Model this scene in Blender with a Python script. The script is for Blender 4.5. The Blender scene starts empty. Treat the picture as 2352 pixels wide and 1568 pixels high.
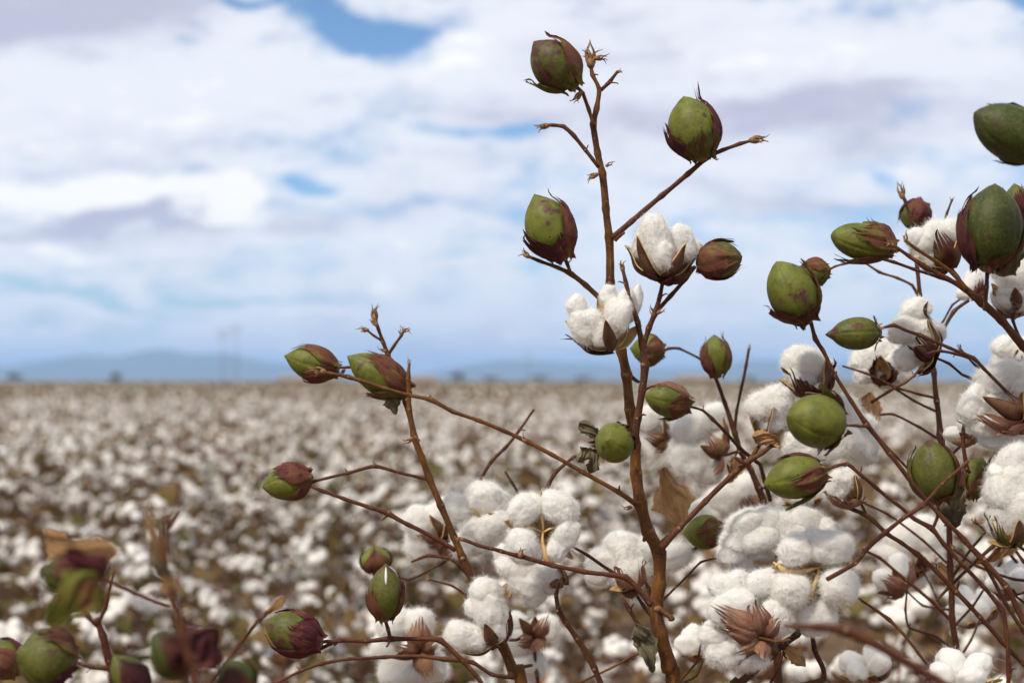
import bpy, bmesh, math, random
import numpy as np
from mathutils import Vector

rad = math.radians
sc = bpy.context.scene
COL = sc.collection

# ------------------------------------------------------------------ camera
PW, PH, PF = 2352.0, 1568.0, 3266.7          # working picture size and focal length in its pixels
CAMZ = 1.25
PITCH = math.atan(89 / PF)
cd = bpy.data.cameras.new('camera')
cam = bpy.data.objects.new('camera', cd); COL.objects.link(cam)
cam.location = (0, 0, CAMZ); cam.rotation_euler = (rad(90) + PITCH, 0, 0)
cd.sensor_width = 36; cd.lens = 50; cd.clip_start = 0.05; cd.clip_end = 60000
cd.dof.use_dof = True; cd.dof.focus_distance = 1.0; cd.dof.aperture_fstop = 6.0; cd.dof.aperture_blades = 0
sc.camera = cam
CF = np.array((0, math.cos(PITCH), math.sin(PITCH))); CU = np.array((0, -math.sin(PITCH), math.cos(PITCH))); CR = np.array((1., 0, 0))
CP = np.array((0, 0, CAMZ))


def D(x, y, d):
    return CP + CF * d + CR * ((x - PW / 2) / PF * d) + CU * ((PH / 2 - y) / PF * d)


# ------------------------------------------------------------------ world, sun, exposure
SUN_EL, SUN_AZ = rad(52), rad(218)            # azimuth clockwise from +Y (behind the camera, to the left)
w = bpy.data.worlds.new('World'); sc.world = w; w.use_nodes = True
NT = w.node_tree; NT.nodes.clear()


class NB:
    def __init__(s, nt): s.nt = nt
    def n(s, t, **k):
        o = s.nt.nodes.new(t)
        for a, b in k.items(): setattr(o, a, b)
        return o
    def put(s, sock, v):
        if hasattr(v, 'is_output'): s.nt.links.new(v, sock)
        elif v is not None: sock.default_value = v
    def math(s, op, a, b=None, c=None, clamp=False):
        o = s.n('ShaderNodeMath', operation=op, use_clamp=clamp)
        for i, v in enumerate((a, b, c)): s.put(o.inputs[i], v)
        return o.outputs[0]
    def vec(s, op, a, b=None, scale=None):
        o = s.n('ShaderNodeVectorMath', operation=op)
        s.put(o.inputs[0], a); s.put(o.inputs[1], b)
        if scale is not None: s.put(o.inputs['Scale'], scale)
        return o.outputs['Value'] if op in ('DOT_PRODUCT', 'LENGTH') else o.outputs[0]
    def noise(s, v, scale, detail=3, rough=.55, col=False, dim='3D'):
        o = s.n('ShaderNodeTexNoise', noise_dimensions=dim)
        s.put(o.inputs['Vector'], v)
        o.inputs['Scale'].default_value = scale; o.inputs['Detail'].default_value = detail; o.inputs['Roughness'].default_value = rough
        return o.outputs[1 if col else 0]
    def mix(s, f, a, b, mode='MIX'):
        o = s.n('ShaderNodeMix', data_type='RGBA', blend_type=mode)
        s.put(o.inputs[0], f); s.put(o.inputs[6], a); s.put(o.inputs[7], b)
        return o.outputs[2]
    def ramp(s, f, stops):
        o = s.n('ShaderNodeValToRGB'); s.put(o.inputs[0], f)
        cr = o.color_ramp
        while len(cr.elements) < len(stops): cr.elements.new(.5)
        for e, (p, c) in zip(cr.elements, stops): e.position = p; e.color = c if len(c) == 4 else (*c, 1)
        return o.outputs[0]
    def sstep(s, x, lo, hi):
        o = s.n('ShaderNodeMapRange', interpolation_type='SMOOTHSTEP')
        s.put(o.inputs[0], x); o.inputs[1].default_value = lo; o.inputs[2].default_value = hi
        return o.outputs[0]


b = NB(NT)
tc = b.n('ShaderNodeTexCoord')
sep = b.n('ShaderNodeSeparateXYZ'); NT.links.new(tc.outputs['Generated'], sep.inputs[0])
yy = b.math('MAXIMUM', sep.outputs[1], 0.2)
u0 = b.math('DIVIDE', sep.outputs[0], yy); v0 = b.math('DIVIDE', sep.outputs[2], yy)
cmb = b.n('ShaderNodeCombineXYZ'); NT.links.new(u0, cmb.inputs[0]); NT.links.new(v0, cmb.inputs[1])
uv = cmb.outputs[0]
st = b.n('ShaderNodeMapping'); NT.links.new(uv, st.inputs[0]); st.inputs['Scale'].default_value = (1, 2.6, 1); st.inputs['Location'].default_value = (3.1, 1.7, 0)
stv = st.outputs[0]
wn = b.noise(stv, 9, 4, .5, col=True, dim='2D')
wv = b.vec('MULTIPLY', b.vec('SUBTRACT', wn, (.5, .5, .5)), (.075, .055, 0))
uvw = b.vec('ADD', uv, wv)
nbig = b.noise(stv, 5.5, 5, .55, dim='2D')
nfin = b.noise(b.vec('ADD', stv, (7.3, 2.2, 0)), 16, 7, .66, dim='2D')
SKY_BLOBS = [  # x, y, rx, ry, tilt(deg), cloud, shade : clouds at fixed bearings of the sky
    (60, 40, 470, 75, 7, .35, .95), (0, 15, 260, 80, 5, .2, .35),
    (592, 6, 80, 17, -4, -1.1, -.3), (850, 78, 130, 38, -14, -.75, -.3), (745, 40, 80, 30, -25, -.3, -.2),
    (1065, 120, 95, 55, 20, .55, -.4), (330, 215, 420, 80, 4, .5, -.35),
    (720, 405, 80, 18, 0, -.85, -.3), (430, 404, 70, 22, -10, -.5, .5),
    (340, 432, 85, 40, 0, .6, -.6), (505, 440, 55, 36, -20, .6, -.6), (90, 462, 150, 40, 0, .5, -.5), (540, 500, 50, 25, -30, .4, -.4), (210, 450, 80, 40, 0, .5, -.5),
    (260, 524, 330, 26, 2, .3, .85), (700, 520, 150, 18, 4, .2, .3), (150, 375, 230, 22, 3, -.25, .1),
    (140, 585, 140, 30, -6, .5, -.4), (350, 655, 45, 22, -10, .45, -.4),
    (560, 686, 110, 16, -12, -.7, 0), (190, 690, 190, 18, -3, -.6, .1), (820, 700, 200, 26, -4, -.35, .15),
    (60, 770, 260, 34, 0, -.3, 0), (640, 725, 150, 18, 2, .35, -.3), (930, 655, 70, 26, 0, .4, -.35), (950, 560, 120, 40, 0, .25, -.25),
    (170, 800, 60, 8, 0, .4, -.3), (205, 768, 36, 12, 0, .4, -.3),
    (1750, 250, 400, 60, 3, .3, .6), (2000, 215, 300, 60, 8, .2, .4), (1950, 300, 300, 40, 4, .1, .35), (1100, 250, 260, 34, 2, .15, .35), (1480, 320, 260, 40, 0, .1, .15),
    (1900, 140, 430, 75, 2, .45, -.3), (1400, 120, 170, 24, 0, .1, .3),
    (1120, 292, 190, 16, 0, -.55, 0), (2030, 412, 36, 40, 60, -.55, -.2), (2120, 395, 60, 45, 0, .4, -.3), (1640, 395, 160, 30, 8, .3, -.3),
    (1880, 480, 200, 24, -6, 0, .45), (1960, 520, 170, 24, 0, -.3, .2), (1150, 520, 130, 22, 0, -.2, .3), (950, 480, 160, 18, 0, -.2, .25),
    (2330, 6, 130, 26, -14, -.9, -.2), (2340, 760, 300, 60, 0, -.3, 0), (1500, 780, 700, 30, 0, -.18, .1), (1100, 800, 500, 24, 0, -.12, .1), (1176, 740, 1500, 60, 0, .15, -.05), (1176, 815, 1900, 45, 0, .28, -.02), (1560, 690, 120, 22, 0, .2, -.2),
    (1000, 345, 120, 20, 0, .1, .3), (1720, 600, 260, 46, 0, .1, -.1),
]
SKY_PUFFS = [(330, 425, 75, 40, 1.3), (230, 455, 120, 38, 1.1), (430, 470, 130, 26, .8), (505, 440, 55, 38, 1.3), (70, 455, 150, 40, 1.1), (545, 500, 40, 22, .8), (120, 585, 150, 24, .75), (350, 655, 40, 18, .8), (60, 300, 260, 40, .35),
                          (1050, 120, 80, 40, .6), (930, 655, 60, 18, .7), (700, 735, 110, 14, .6), (205, 770, 30, 10, .7), (110, 802, 50, 8, .7), (850, 560, 120, 20, .45), (1350, 660, 150, 22, .45), (1850, 130, 300, 40, .4), (2120, 380, 70, 30, .55), (420, 250, 300, 40, .35), (1420, 700, 200, 20, .35), (900, 800, 80, 10, .4), (600, 790, 220, 10, .45), (1300, 770, 260, 14, .45), (300, 735, 200, 14, .4), (1750, 720, 260, 18, .4), (1050, 620, 160, 18, .5), (1500, 560, 180, 22, .4), (60, 640, 120, 20, .5)]
base = b.n('ShaderNodeCombineXYZ')
b.put(base.inputs[0], b.math('MULTIPLY_ADD', b.math('SUBTRACT', nfin, .5), 1.25, b.math('MULTIPLY_ADD', b.math('SUBTRACT', nbig, .5), 1.0, .68)))
b.put(base.inputs[1], b.math('MULTIPLY_ADD', b.math('SUBTRACT', nbig, .5), .5, b.math('MULTIPLY_ADD', b.math('SUBTRACT', nfin, .5), -1.1, .20)))
b.put(base.inputs[2], b.math('MULTIPLY', b.math('SUBTRACT', b.noise(b.vec('ADD', stv, (1.3, 9.2, 0)), 26, 6, .62, dim='2D'), .5), 2.0))
acc = base.outputs[0]                     # x cloud cover, y grey, z bright heaps
for (x, y, rx, ry, rot, ac, ash, ap) in [t + (0,) for t in SKY_BLOBS] + [(x, y, rx, ry, 0, 0, 0, ap) for (x, y, rx, ry, ap) in SKY_PUFFS]:
    q = D(x, y, 1.) - CP
    sq = b.n('ShaderNodeVectorMath', operation='MULTIPLY_ADD'); b.put(sq.inputs[0], acc); sq.inputs[1].default_value = (1e-9,) * 3; b.put(sq.inputs[2], uvw)   # one after the other
    m = b.n('ShaderNodeMapping', vector_type='TEXTURE'); NT.links.new(sq.outputs[0], m.inputs[0])
    m.inputs['Location'].default_value = (q[0] / q[1], q[2] / q[1], 0); m.inputs['Rotation'].default_value = (0, 0, rad(rot))
    m.inputs['Scale'].default_value = (rx / PF, ry / PF, 1)
    g = b.math('EXPONENT', b.math('MULTIPLY', b.vec('DOT_PRODUCT', m.outputs[0], m.outputs[0]), -1.0))
    ma = b.n('ShaderNodeVectorMath', operation='MULTIPLY_ADD'); b.put(ma.inputs[0], g); ma.inputs[1].default_value = (ac, ash, ap); b.put(ma.inputs[2], acc); acc = ma.outputs[0]
sx = b.n('ShaderNodeSeparateXYZ'); b.put(sx.inputs[0], acc); cov, shd, puff = sx.outputs
sky = b.n('ShaderNodeTexSky', sky_type='NISHITA', sun_disc=False)
sky.sun_elevation = SUN_EL; sky.sun_rotation = SUN_AZ; sky.altitude = 300; sky.air_density = 1.0; sky.dust_density = .6; sky.ozone_density = 2.0
covs = b.sstep(cov, .10, .80); shs = b.sstep(shd, .0, 1.0)
cloud = b.mix(shs, (7.3, 7.5, 8.0, 1), (4.5, 4.55, 5.7, 1))
pfs = b.sstep(puff, .26, .85)
clear = b.mix(1.0, sky.outputs[0], (.70, .90, 1.06, 1), 'MULTIPLY')
skyc = b.mix(pfs, b.mix(covs, clear, cloud), (8.9, 8.8, 8.45, 1))
bg = b.n('ShaderNodeBackground'); NT.links.new(skyc, bg.inputs[0]); bg.inputs[1].default_value = .09
ow = b.n('ShaderNodeOutputWorld'); NT.links.new(bg.outputs[0], ow.inputs[0])

sl = bpy.data.lights.new('sun', 'SUN'); sl.energy = 2.8; sl.angle = rad(7); sl.color = (1, .93, .82)
so = bpy.data.objects.new('sun', sl); COL.objects.link(so); so.location = (-3, -3, 8)
sdir = Vector((math.sin(SUN_AZ) * math.cos(SUN_EL), math.cos(SUN_AZ) * math.cos(SUN_EL), math.sin(SUN_EL)))
so.rotation_euler = (-sdir).to_track_quat('-Z', 'Y').to_euler()

vs = sc.view_settings
sc.display_settings.display_device = 'sRGB'
vs.view_transform = 'Standard'; vs.look = 'None'; vs.gamma = 1; vs.exposure = 0.5; vs.use_curve_mapping = False
sc.cycles.use_denoising = True; sc.cycles.denoiser = 'OPENIMAGEDENOISE'
sc.cycles.max_bounces = 8; sc.cycles.diffuse_bounces = 4; sc.cycles.glossy_bounces = 2; sc.cycles.transmission_bounces = 4
sc.cycles.volume_bounces = 1; sc.cycles.caustics_reflective = False; sc.cycles.caustics_refractive = False

# ------------------------------------------------------------------ materials


def new_mat(name):
    m = bpy.data.materials.new(name); m.use_nodes = True; m.node_tree.nodes.clear()
    return m, NB(m.node_tree)


def finish(m, b, col, rough=.7, spec=.3, trans=0, bump=None, bstr=.3, bdist=.001, sheen=0):
    p = b.n('ShaderNodeBsdfPrincipled'); b.put(p.inputs['Base Color'], col); b.put(p.inputs['Roughness'], rough)
    p.inputs['Specular IOR Level'].default_value = spec
    if sheen: p.inputs['Sheen Weight'].default_value = sheen
    if bump is not None:
        bn = b.n('ShaderNodeBump'); bn.inputs['Strength'].default_value = bstr; bn.inputs['Distance'].default_value = bdist
        b.put(bn.inputs['Height'], bump); b.put(p.inputs['Normal'], bn.outputs[0])
    out = p.outputs[0]
    if trans:
        t = b.n('ShaderNodeBsdfTranslucent'); b.put(t.inputs[0], col)
        mx = b.n('ShaderNodeMixShader'); mx.inputs[0].default_value = trans
        b.nt.links.new(out, mx.inputs[1]); b.nt.links.new(t.outputs[0], mx.inputs[2]); out = mx.outputs[0]
    o = b.n('ShaderNodeOutputMaterial'); b.nt.links.new(out, o.inputs[0])
    return m


def objco(b):
    t = b.n('ShaderNodeTexCoord'); return t.outputs['Object'], t.outputs['UV']


def orand(b):
    return b.n('ShaderNodeObjectInfo').outputs['Random']


def mat_lint():
    m, b = new_mat('cotton_lint'); co, _ = objco(b)
    n = b.noise(co, 160, 3); dn = b.noise(co, 220, 2, .5, col=True); n2 = b.noise(b.vec('ADD', co, b.vec('MULTIPLY', dn, (.012, .012, .012))), 1100, 4, .75)
    c = b.mix(b.sstep(n, .42, .75), (.90, .88, .84, 1), (.86, .81, .72, 1))
    v = b.n('ShaderNodeTexVoronoi'); b.put(v.inputs['Vector'], co); v.inputs['Scale'].default_value = 130
    c = b.mix(b.math('MULTIPLY', b.sstep(v.outputs[0], .075, .04), .8), c, (.26, .15, .08, 1))
    return finish(m, b, c, .95, .03, .28, n2, .55, .0010)


def mat_fibre():
    m, b = new_mat('lint_fibre')
    return finish(m, b, (.94, .92, .875, 1), .9, .02, .5)


def mat_stem(name, c1, c2, c3):
    m, b = new_mat(name); co, uvo = objco(b)
    mp = b.n('ShaderNodeMapping'); b.put(mp.inputs[0], uvo); mp.inputs['Scale'].default_value = (7, 55, 1)
    n = b.noise(mp.outputs[0], 1.0, 5, .6)
    n2 = b.noise(co, 42, 5, .7); n3 = b.noise(co, 700, 2, .5)
    c = b.mix(b.sstep(n2, .36, .66), c1, c2)
    c = b.mix(b.math('MULTIPLY', b.sstep(n, .52, .72), .75), c, c3)
    c = b.mix(b.math('MULTIPLY', b.sstep(n3, .62, .74), .6), c, (.30, .20, .11, 1))
    c = b.mix(b.math('MULTIPLY', b.sstep(n3, .36, .26), .55), c, (.03, .015, .012, 1))
    return finish(m, b, c, .55, .15, 0, n, .7, .0008)


def mat_capsule(name, g1, g2, purple, amt):
    m, b = new_mat(name); co, _ = objco(b); r = orand(b)
    off = b.n('ShaderNodeCombineXYZ'); b.put(off.inputs[0], b.math('MULTIPLY', r, 3.1)); b.put(off.inputs[1], r)
    co2 = b.vec('ADD', co, off.outputs[0])
    n = b.noise(co2, 45, 5, .62); n2 = b.noise(co2, 110, 4, .6); n3 = b.noise(co2, 480, 3, .6)
    c = b.mix(b.sstep(n2, .3, .7), g1, g2)
    c = b.mix(b.math('MULTIPLY', b.sstep(n3, .45, .7), .16), c, (.24, .25, .05, 1))
    c = b.mix(b.sstep(b.math('MULTIPLY_ADD', n2, .35, b.math('MULTIPLY', n, .8)), .70 - amt * .25, .82 - amt * .25), c, purple)
    v = b.n('ShaderNodeTexVoronoi'); b.put(v.inputs['Vector'], co2); v.inputs['Scale'].default_value = 210
    pit = b.math('MULTIPLY', b.sstep(v.outputs[0], .20, .10), b.sstep(n2, .48, .56))
    c = b.mix(b.math('MULTIPLY', pit, .8), c, (.035, .022, .016, 1))
    v2 = b.n('ShaderNodeTexVoronoi'); b.put(v2.inputs['Vector'], co2); v2.inputs['Scale'].default_value = 62
    c = b.mix(b.math('MULTIPLY', b.sstep(v2.outputs[0], .17, .09), .8), c, (.045, .025, .02, 1))
    return finish(m, b, c, b.math('MULTIPLY_ADD', n2, .25, .42), .25, 0, n3, .35, .0006)


def mat_bract(name, c1, c2, c3, trans=.18):
    m, b = new_mat(name); co, uvo = objco(b); r = orand(b)
    sp = b.n('ShaderNodeSeparateXYZ'); b.put(sp.inputs[0], uvo)
    n = b.noise(co, 70, 5, .6); n2 = b.noise(co, 400, 3, .6)
    vein = b.math('ABSOLUTE', b.math('SINE', b.math('MULTIPLY_ADD', n, 1.2, b.math('MULTIPLY', sp.outputs[0], 30))))
    vein = b.sstep(vein, .30, .05)
    nn = b.math('MULTIPLY_ADD', r, .25, b.math('SUBTRACT', n, .125))
    c = b.mix(b.sstep(nn, .40, .50), c1, c2)
    c = b.mix(b.sstep(nn, .58, .68), c, c3)
    c = b.mix(b.math('MULTIPLY', vein, .45), c, c3)
    c = b.mix(b.math('MULTIPLY', b.sstep(n2, .58, .72), .45), c, (.06, .03, .025, 1))
    return finish(m, b, c, .65, .16, trans, b.math('MULTIPLY_ADD', vein, .6, n2), .5, .0007)


def mat_plain(name, c1, c2, scale=120, rough=.7, trans=0, spec=.25, bstr=.4, bdist=.0006):
    m, b = new_mat(name); co, _ = objco(b)
    n = b.noise(co, scale, 5, .6)
    return finish(m, b, b.mix(b.sstep(n, .3, .7), c1, c2), rough, spec, trans, n, bstr, bdist)


M = dict(
    lint=mat_lint(), fibre=mat_fibre(),
    stem=mat_stem('golden_brown_bark', (.150, .062, .014, 1), (.068, .025, .012, 1), (.225, .108, .024, 1)),
    stemp=mat_stem('purple_brown_bark', (.072, .021, .014, 1), (.112, .042, .014, 1), (.034, .012, .013, 1)),
    stemd=mat_stem('dark_brown_bark', (.060, .022, .013, 1), (.095, .038, .013, 1), (.034, .013, .013, 1)),
    scar=mat_plain('pale_scar', (.26, .15, .065, 1), (.13, .065, .03, 1), 500),
    green=mat_capsule('green_capsule', (.076, .086, .010, 1), (.140, .146, .019, 1), (.075, .020, .024, 1), .31),
    greenp=mat_capsule('blotched_capsule', (.058, .060, .009, 1), (.098, .097, .015, 1), (.072, .020, .020, 1), .43),
    green_shade=mat_capsule('shaded_capsule', (.028, .038, .006, 1), (.050, .058, .009, 1), (.048, .018, .020, 1), .35),  # darkened copy of the capsule green: shade of backlit bolls put into the colour
    bp=mat_bract('purple_bract', (.090, .018, .024, 1), (.150, .052, .032, 1), (.165, .115, .030, 1)),
    bd=mat_bract('dark_bract', (.055, .012, .017, 1), (.090, .027, .020, 1), (.125, .075, .024, 1), .1),
    bg=mat_bract('green_bract', (.115, .040, .030, 1), (.110, .100, .022, 1), (.150, .120, .030, 1)),
    bt=mat_bract('tan_bract', (.36, .19, .10, 1), (.27, .13, .085, 1), (.21, .095, .055, 1)),
    cin=mat_plain('husk_inside', (.46, .27, .09, 1), (.60, .43, .20, 1), 140, .5),
    cout=mat_plain('husk_outside', (.075, .033, .020, 1), (.135, .066, .032, 1), 130, .6),
    coutt=mat_plain('tan_husk_outside', (.30, .16, .06, 1), (.19, .09, .04, 1), 130, .6),
    bud=mat_plain('dry_bud', (.34, .20, .09, 1), (.17, .075, .04, 1), 420, .7, .1),
    dleaf=mat_bract('dry_leaf', (.46, .27, .12, 1), (.38, .215, .095, 1), (.26, .14, .062, 1), .35),
    yleaf=mat_bract('yellow_leaf', (.20, .17, .022, 1), (.15, .15, .025, 1), (.17, .06, .03, 1), .3),
    gleaf=mat_bract('grey_leaf', (.17, .15, .085, 1), (.115, .095, .055, 1), (.20, .16, .09, 1)),
)

# ------------------------------------------------------------------ mesh helpers
WL = {}


def build(name, V, Fs, mats, parent=None, origin=None, fmat=None, uvs=None, smooth=True):
    V = np.asarray(V, float)
    o0 = np.array(origin if origin is not None else (0, 0, 0), float)
    me = bpy.data.meshes.new(name)
    Fs = [np.asarray(f, int) for f in Fs if len(f)]
    loops = np.concatenate([f.ravel() for f in Fs])
    tot = np.concatenate([np.full(len(f), f.shape[1]) for f in Fs])
    start = np.concatenate([[0], np.cumsum(tot)[:-1]])
    me.vertices.add(len(V)); me.vertices.foreach_set('co', (V - o0).astype(np.float32).ravel())
    me.loops.add(len(loops)); me.loops.foreach_set('vertex_index', loops.astype(np.int32))
    me.polygons.add(len(tot)); me.polygons.foreach_set('loop_start', start.astype(np.int32))
    for m in mats: me.materials.append(m)
    if fmat is not None: me.polygons.foreach_set('material_index', np.asarray(fmat, np.int32))
    if uvs is not None:
        ul = me.uv_layers.new(name='uv'); ul.data.foreach_set('uv', np.asarray(uvs, np.float32)[loops].ravel())
    me.polygons.foreach_set('use_smooth', np.full(len(tot), smooth))
    me.update(calc_edges=True)
    ob = bpy.data.objects.new(name, me); COL.objects.link(ob)
    if parent is not None:
        ob.parent = parent; ob.location = o0 - WL[parent.name]
    else: ob.location = o0
    WL[ob.name] = o0
    return ob


def empty(name, loc, label, cat, group=None):
    o = bpy.data.objects.new(name, None); COL.objects.link(o); o.location = loc; o.empty_display_size = .05
    o['label'] = label; o['category'] = cat
    if group: o['group'] = group
    WL[o.name] = np.array(loc, float)
    return o


class Bag:                       # collects pieces of ONE part
    def __init__(s): s.V = []; s.T = []; s.Q = []; s.mt = []; s.mq = []; s.U = []; s.n = 0
    def add(s, V, T=(), Q=(), m=0, mT=None, mQ=None, U=None):
        V = np.asarray(V, float)
        if len(T): s.T.append(np.asarray(T, int) + s.n); s.mt.append(np.full(len(T), m) if mT is None else mT)
        if len(Q): s.Q.append(np.asarray(Q, int) + s.n); s.mq.append(np.full(len(Q), m) if mQ is None else mQ)
        s.V.append(V); s.U.append(np.zeros((len(V), 2)) if U is None else U); s.n += len(V)
    def make(s, name, mats, parent, origin, smooth=True):
        Fs = []; fm = []
        if s.T: Fs.append(np.concatenate(s.T)); fm.append(np.concatenate(s.mt))
        if s.Q: Fs.append(np.concatenate(s.Q)); fm.append(np.concatenate(s.mq))
        return build(name, np.concatenate(s.V), Fs, mats, parent, origin, np.concatenate(fm), np.concatenate(s.U), smooth)


_ico = {}


def ico(sub):
    if sub not in _ico:
        bm = bmesh.new(); bmesh.ops.create_icosphere(bm, subdivisions=sub, radius=1)
        _ico[sub] = (np.array([v.co[:] for v in bm.verts]), np.array([[v.index for v in f.verts] for f in bm.faces])); bm.free()
    return _ico[sub]


def nz(P, f, seed, k=9):
    g = np.random.default_rng(seed); d = g.normal(size=(k, 3)); d /= np.linalg.norm(d, axis=1)[:, None]
    d *= f * g.uniform(.7, 1.35, k)[:, None]
    return np.sin(P @ d.T + g.uniform(0, 6.3, k)).sum(1) / math.sqrt(k / 2) * .7


def unit(v):
    v = np.asarray(v, float); return v / max(1e-12, np.linalg.norm(v))


def frame(a, c):
    a = unit(a); c = np.asarray(c, float); c = c - a * (c @ a)
    if np.linalg.norm(c) < 1e-4:
        c = np.array((.3, .1, 1.)); c = c - a * (c @ a)
    c = unit(c); return a, c, np.cross(a, c)


TOCAM = -CF


def grid_q(nr, nc, wrap=False, base=0):
    i = np.arange(nr - 1)[:, None]; j = np.arange(nc if wrap else nc - 1)[None, :]; j2 = (j + 1) % nc
    return np.stack([i * nc + j, i * nc + j2, (i + 1) * nc + j2, (i + 1) * nc + j], -1).reshape(-1, 4) + base


# ------------------------------------------------------------------ stems


def catmull(P, step):
    P = np.asarray(P, float); out = []
    n = len(P); ext = np.vstack([2 * P[0] - P[1], P, 2 * P[-1] - P[-2]])
    for i in range(n - 1):
        p0, p1, p2, p3 = ext[i:i + 4]; L = np.linalg.norm((p2 - p1)[:3]); k = max(2, int(L / step))
        for t in np.arange(k) / k:
            c = .5 * ((2 * p1) + (-p0 + p2) * t + (2 * p0 - 5 * p1 + 4 * p2 - p3) * t * t + (-p0 + 3 * p1 - 3 * p2 + p3) * t ** 3)
            lin = p1 + (p2 - p1) * t
            out.append(np.append(.45 * c[:3] + .55 * lin[:3], lin[3]))
    out.append(P[-1]); return np.array(out)


def tube(bag, P4, ns=12, seed=0, step=.0035, node=True, mats=(0, 1), rough=1.0, tips=True):
    g = np.random.default_rng(seed)
    C = catmull(P4, step); n = len(C); pos = C[:, :3]; r = C[:, 3].copy()
    s = np.concatenate([[0], np.cumsum(np.linalg.norm(np.diff(pos, axis=0), axis=1))])
    ctrl = [np.argmin(np.linalg.norm(pos - np.asarray(p[:3]), axis=1)) for p in P4[1:-1]]
    if node:
        for c in ctrl: r *= 1 + .24 * np.exp(-((s - s[c]) / (r[c] * .95)) ** 2)
    wob = np.stack([nz(pos * (1, 1, 1), 260, seed + k, 5) for k in range(3)], 1)
    pos = pos + wob * r[:, None] * .10 * rough
    r = r * (1 + .05 * nz(pos, 420, seed + 7, 5) * rough)
    T = np.gradient(pos, axis=0); T /= np.linalg.norm(T, axis=1)[:, None]
    nrm = frame(T[0], (.3, -1, .2))[1]; ang = np.arange(ns) / ns * 2 * math.pi
    V = []; U = []
    for i in range(n):
        nrm = unit(nrm - T[i] * (nrm @ T[i])); bi = np.cross(T[i], nrm)
        V.append(pos[i] + r[i] * (np.cos(ang)[:, None] * nrm + np.sin(ang)[:, None] * bi)); U.append(np.stack([ang / 6.283, np.full(ns, s[i])], 1))
    V = np.concatenate(V); U = np.concatenate(U)
    Q = grid_q(n, ns, True)
    caps = np.array([pos[0] - T[0] * r[0] * .4, pos[-1] + T[-1] * r[-1] * .5]); k = len(V)
    j = np.arange(ns); j2 = (j + 1) % ns
    TT = np.concatenate([np.stack([np.full(ns, k), j2, j], 1), np.stack([np.full(ns, k + 1), (n - 1) * ns + j, (n - 1) * ns + j2], 1)])
    bag.add(np.vstack([V, caps]), TT, Q, mats[0], U=np.vstack([U, [[0, 0], [0, s[-1]]]]))
    if node:                              # leaf scars and small spurs at the nodes
        for c in ctrl:
            if r[c] < .0009 or g.random() < .45: continue
            iv, it = ico(2); q = frame(T[c], (g.uniform(-1, 1), -1, g.uniform(-.5, 1)))
            sz = r[c] * g.uniform(.30, .60)
            cen = pos[c] + q[1] * r[c] * .85
            bag.add(cen + sz * (iv[:, :1] * q[0] * .8 + iv[:, 1:2] * q[1] * .55 + iv[:, 2:] * q[2]), it, m=mats[1])
            if g.random() < .4:
                q2 = frame(T[c], g.normal(size=3)); L = r[c] * g.uniform(1.6, 3.2)
                p0 = pos[c] + q2[1] * r[c] * .6; p1 = p0 + q2[1] * L + T[c] * L * .5; p2 = p1 + q2[2] * L * .35
                tube(bag, [(*p0, r[c] * .38), (*p1, r[c] * .26), (*p2, r[c] * .16)], 6, seed + 3, .0015, False, (mats[0], mats[1]))


# ------------------------------------------------------------------ cotton parts


def fibres(bag, V, T, n, ln, seed, m, wd=.00008):
    g = np.random.default_rng(seed)
    a, bb, c = V[T[:, 0]], V[T[:, 1]], V[T[:, 2]]
    nr = np.cross(bb - a, c - a); ar = np.linalg.norm(nr, axis=1); nr /= ar[:, None] + 1e-15
    f = g.choice(len(T), n, p=ar / ar.sum()); x, y = g.random(n), g.random(n); fl = x + y > 1; x[fl] = 1 - x[fl]; y[fl] = 1 - y[fl]
    p = a[f] + (bb - a)[f] * x[:, None] + (c - a)[f] * y[:, None]; N = nr[f]
    t = g.normal(size=(n, 3)); t -= N * (t * N).sum(1)[:, None]; t /= np.linalg.norm(t, axis=1)[:, None]
    L = ln * g.uniform(.4, 1.3, n); L[g.random(n) < .05] *= 1.8
    dirv = t * .9 + N * g.uniform(.10, .62, n)[:, None]
    pts = [p - N * .0002]; k = 4
    curl = g.normal(size=(n, 3)) * .75
    for i in range(k):
        dirv = dirv + curl * .42 - N * .10; dirv /= np.linalg.norm(dirv, axis=1)[:, None]
        pts.append(pts[-1] + dirv * (L / k)[:, None])
    wv = np.cross(dirv, g.normal(size=(n, 3))); wv /= np.linalg.norm(wv, axis=1)[:, None]
    rows = []
    for i, q in enumerate(pts):
        wi = wd * (1 - .75 * i / k); rows += [q - wv * wi, q + wv * wi]
    X = np.stack(rows, 1); nv = 2 * (k + 1)
    base = np.arange(n)[:, None] * nv
    Q = np.concatenate([np.concatenate([base + 2 * i, base + 2 * i + 1, base + 2 * i + 3, base + 2 * i + 2], 1) for i in range(k)])
    bag.add(X.reshape(-1, 3), Q=Q, m=m)


def lock_shape(cen, ax, ra, seed, sub=5, lump=.11):
    P, T = ico(sub)
    pn = 2.45; S = P / (np.abs(P) ** pn).sum(1)[:, None] ** (1 / pn)
    e = nz(P, 1.6, seed, 5) * .09
    h = 1.02 + lump * (.8 * nz(P, 2.5, seed + 1) - .55 * np.abs(nz(P, 3.2, seed + 2))) + e
    if sub >= 4: h += .026 * nz(P, 8, seed + 3) - .022 * np.abs(nz(P, 6.5, seed + 4)) + .013 * nz(P, 19, seed + 5, 14)
    if sub >= 5: h += .008 * nz(P, 42, seed + 6, 16)
    return cen + (S * h[:, None] * np.asarray(ra)) @ np.asarray(ax), T


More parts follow.
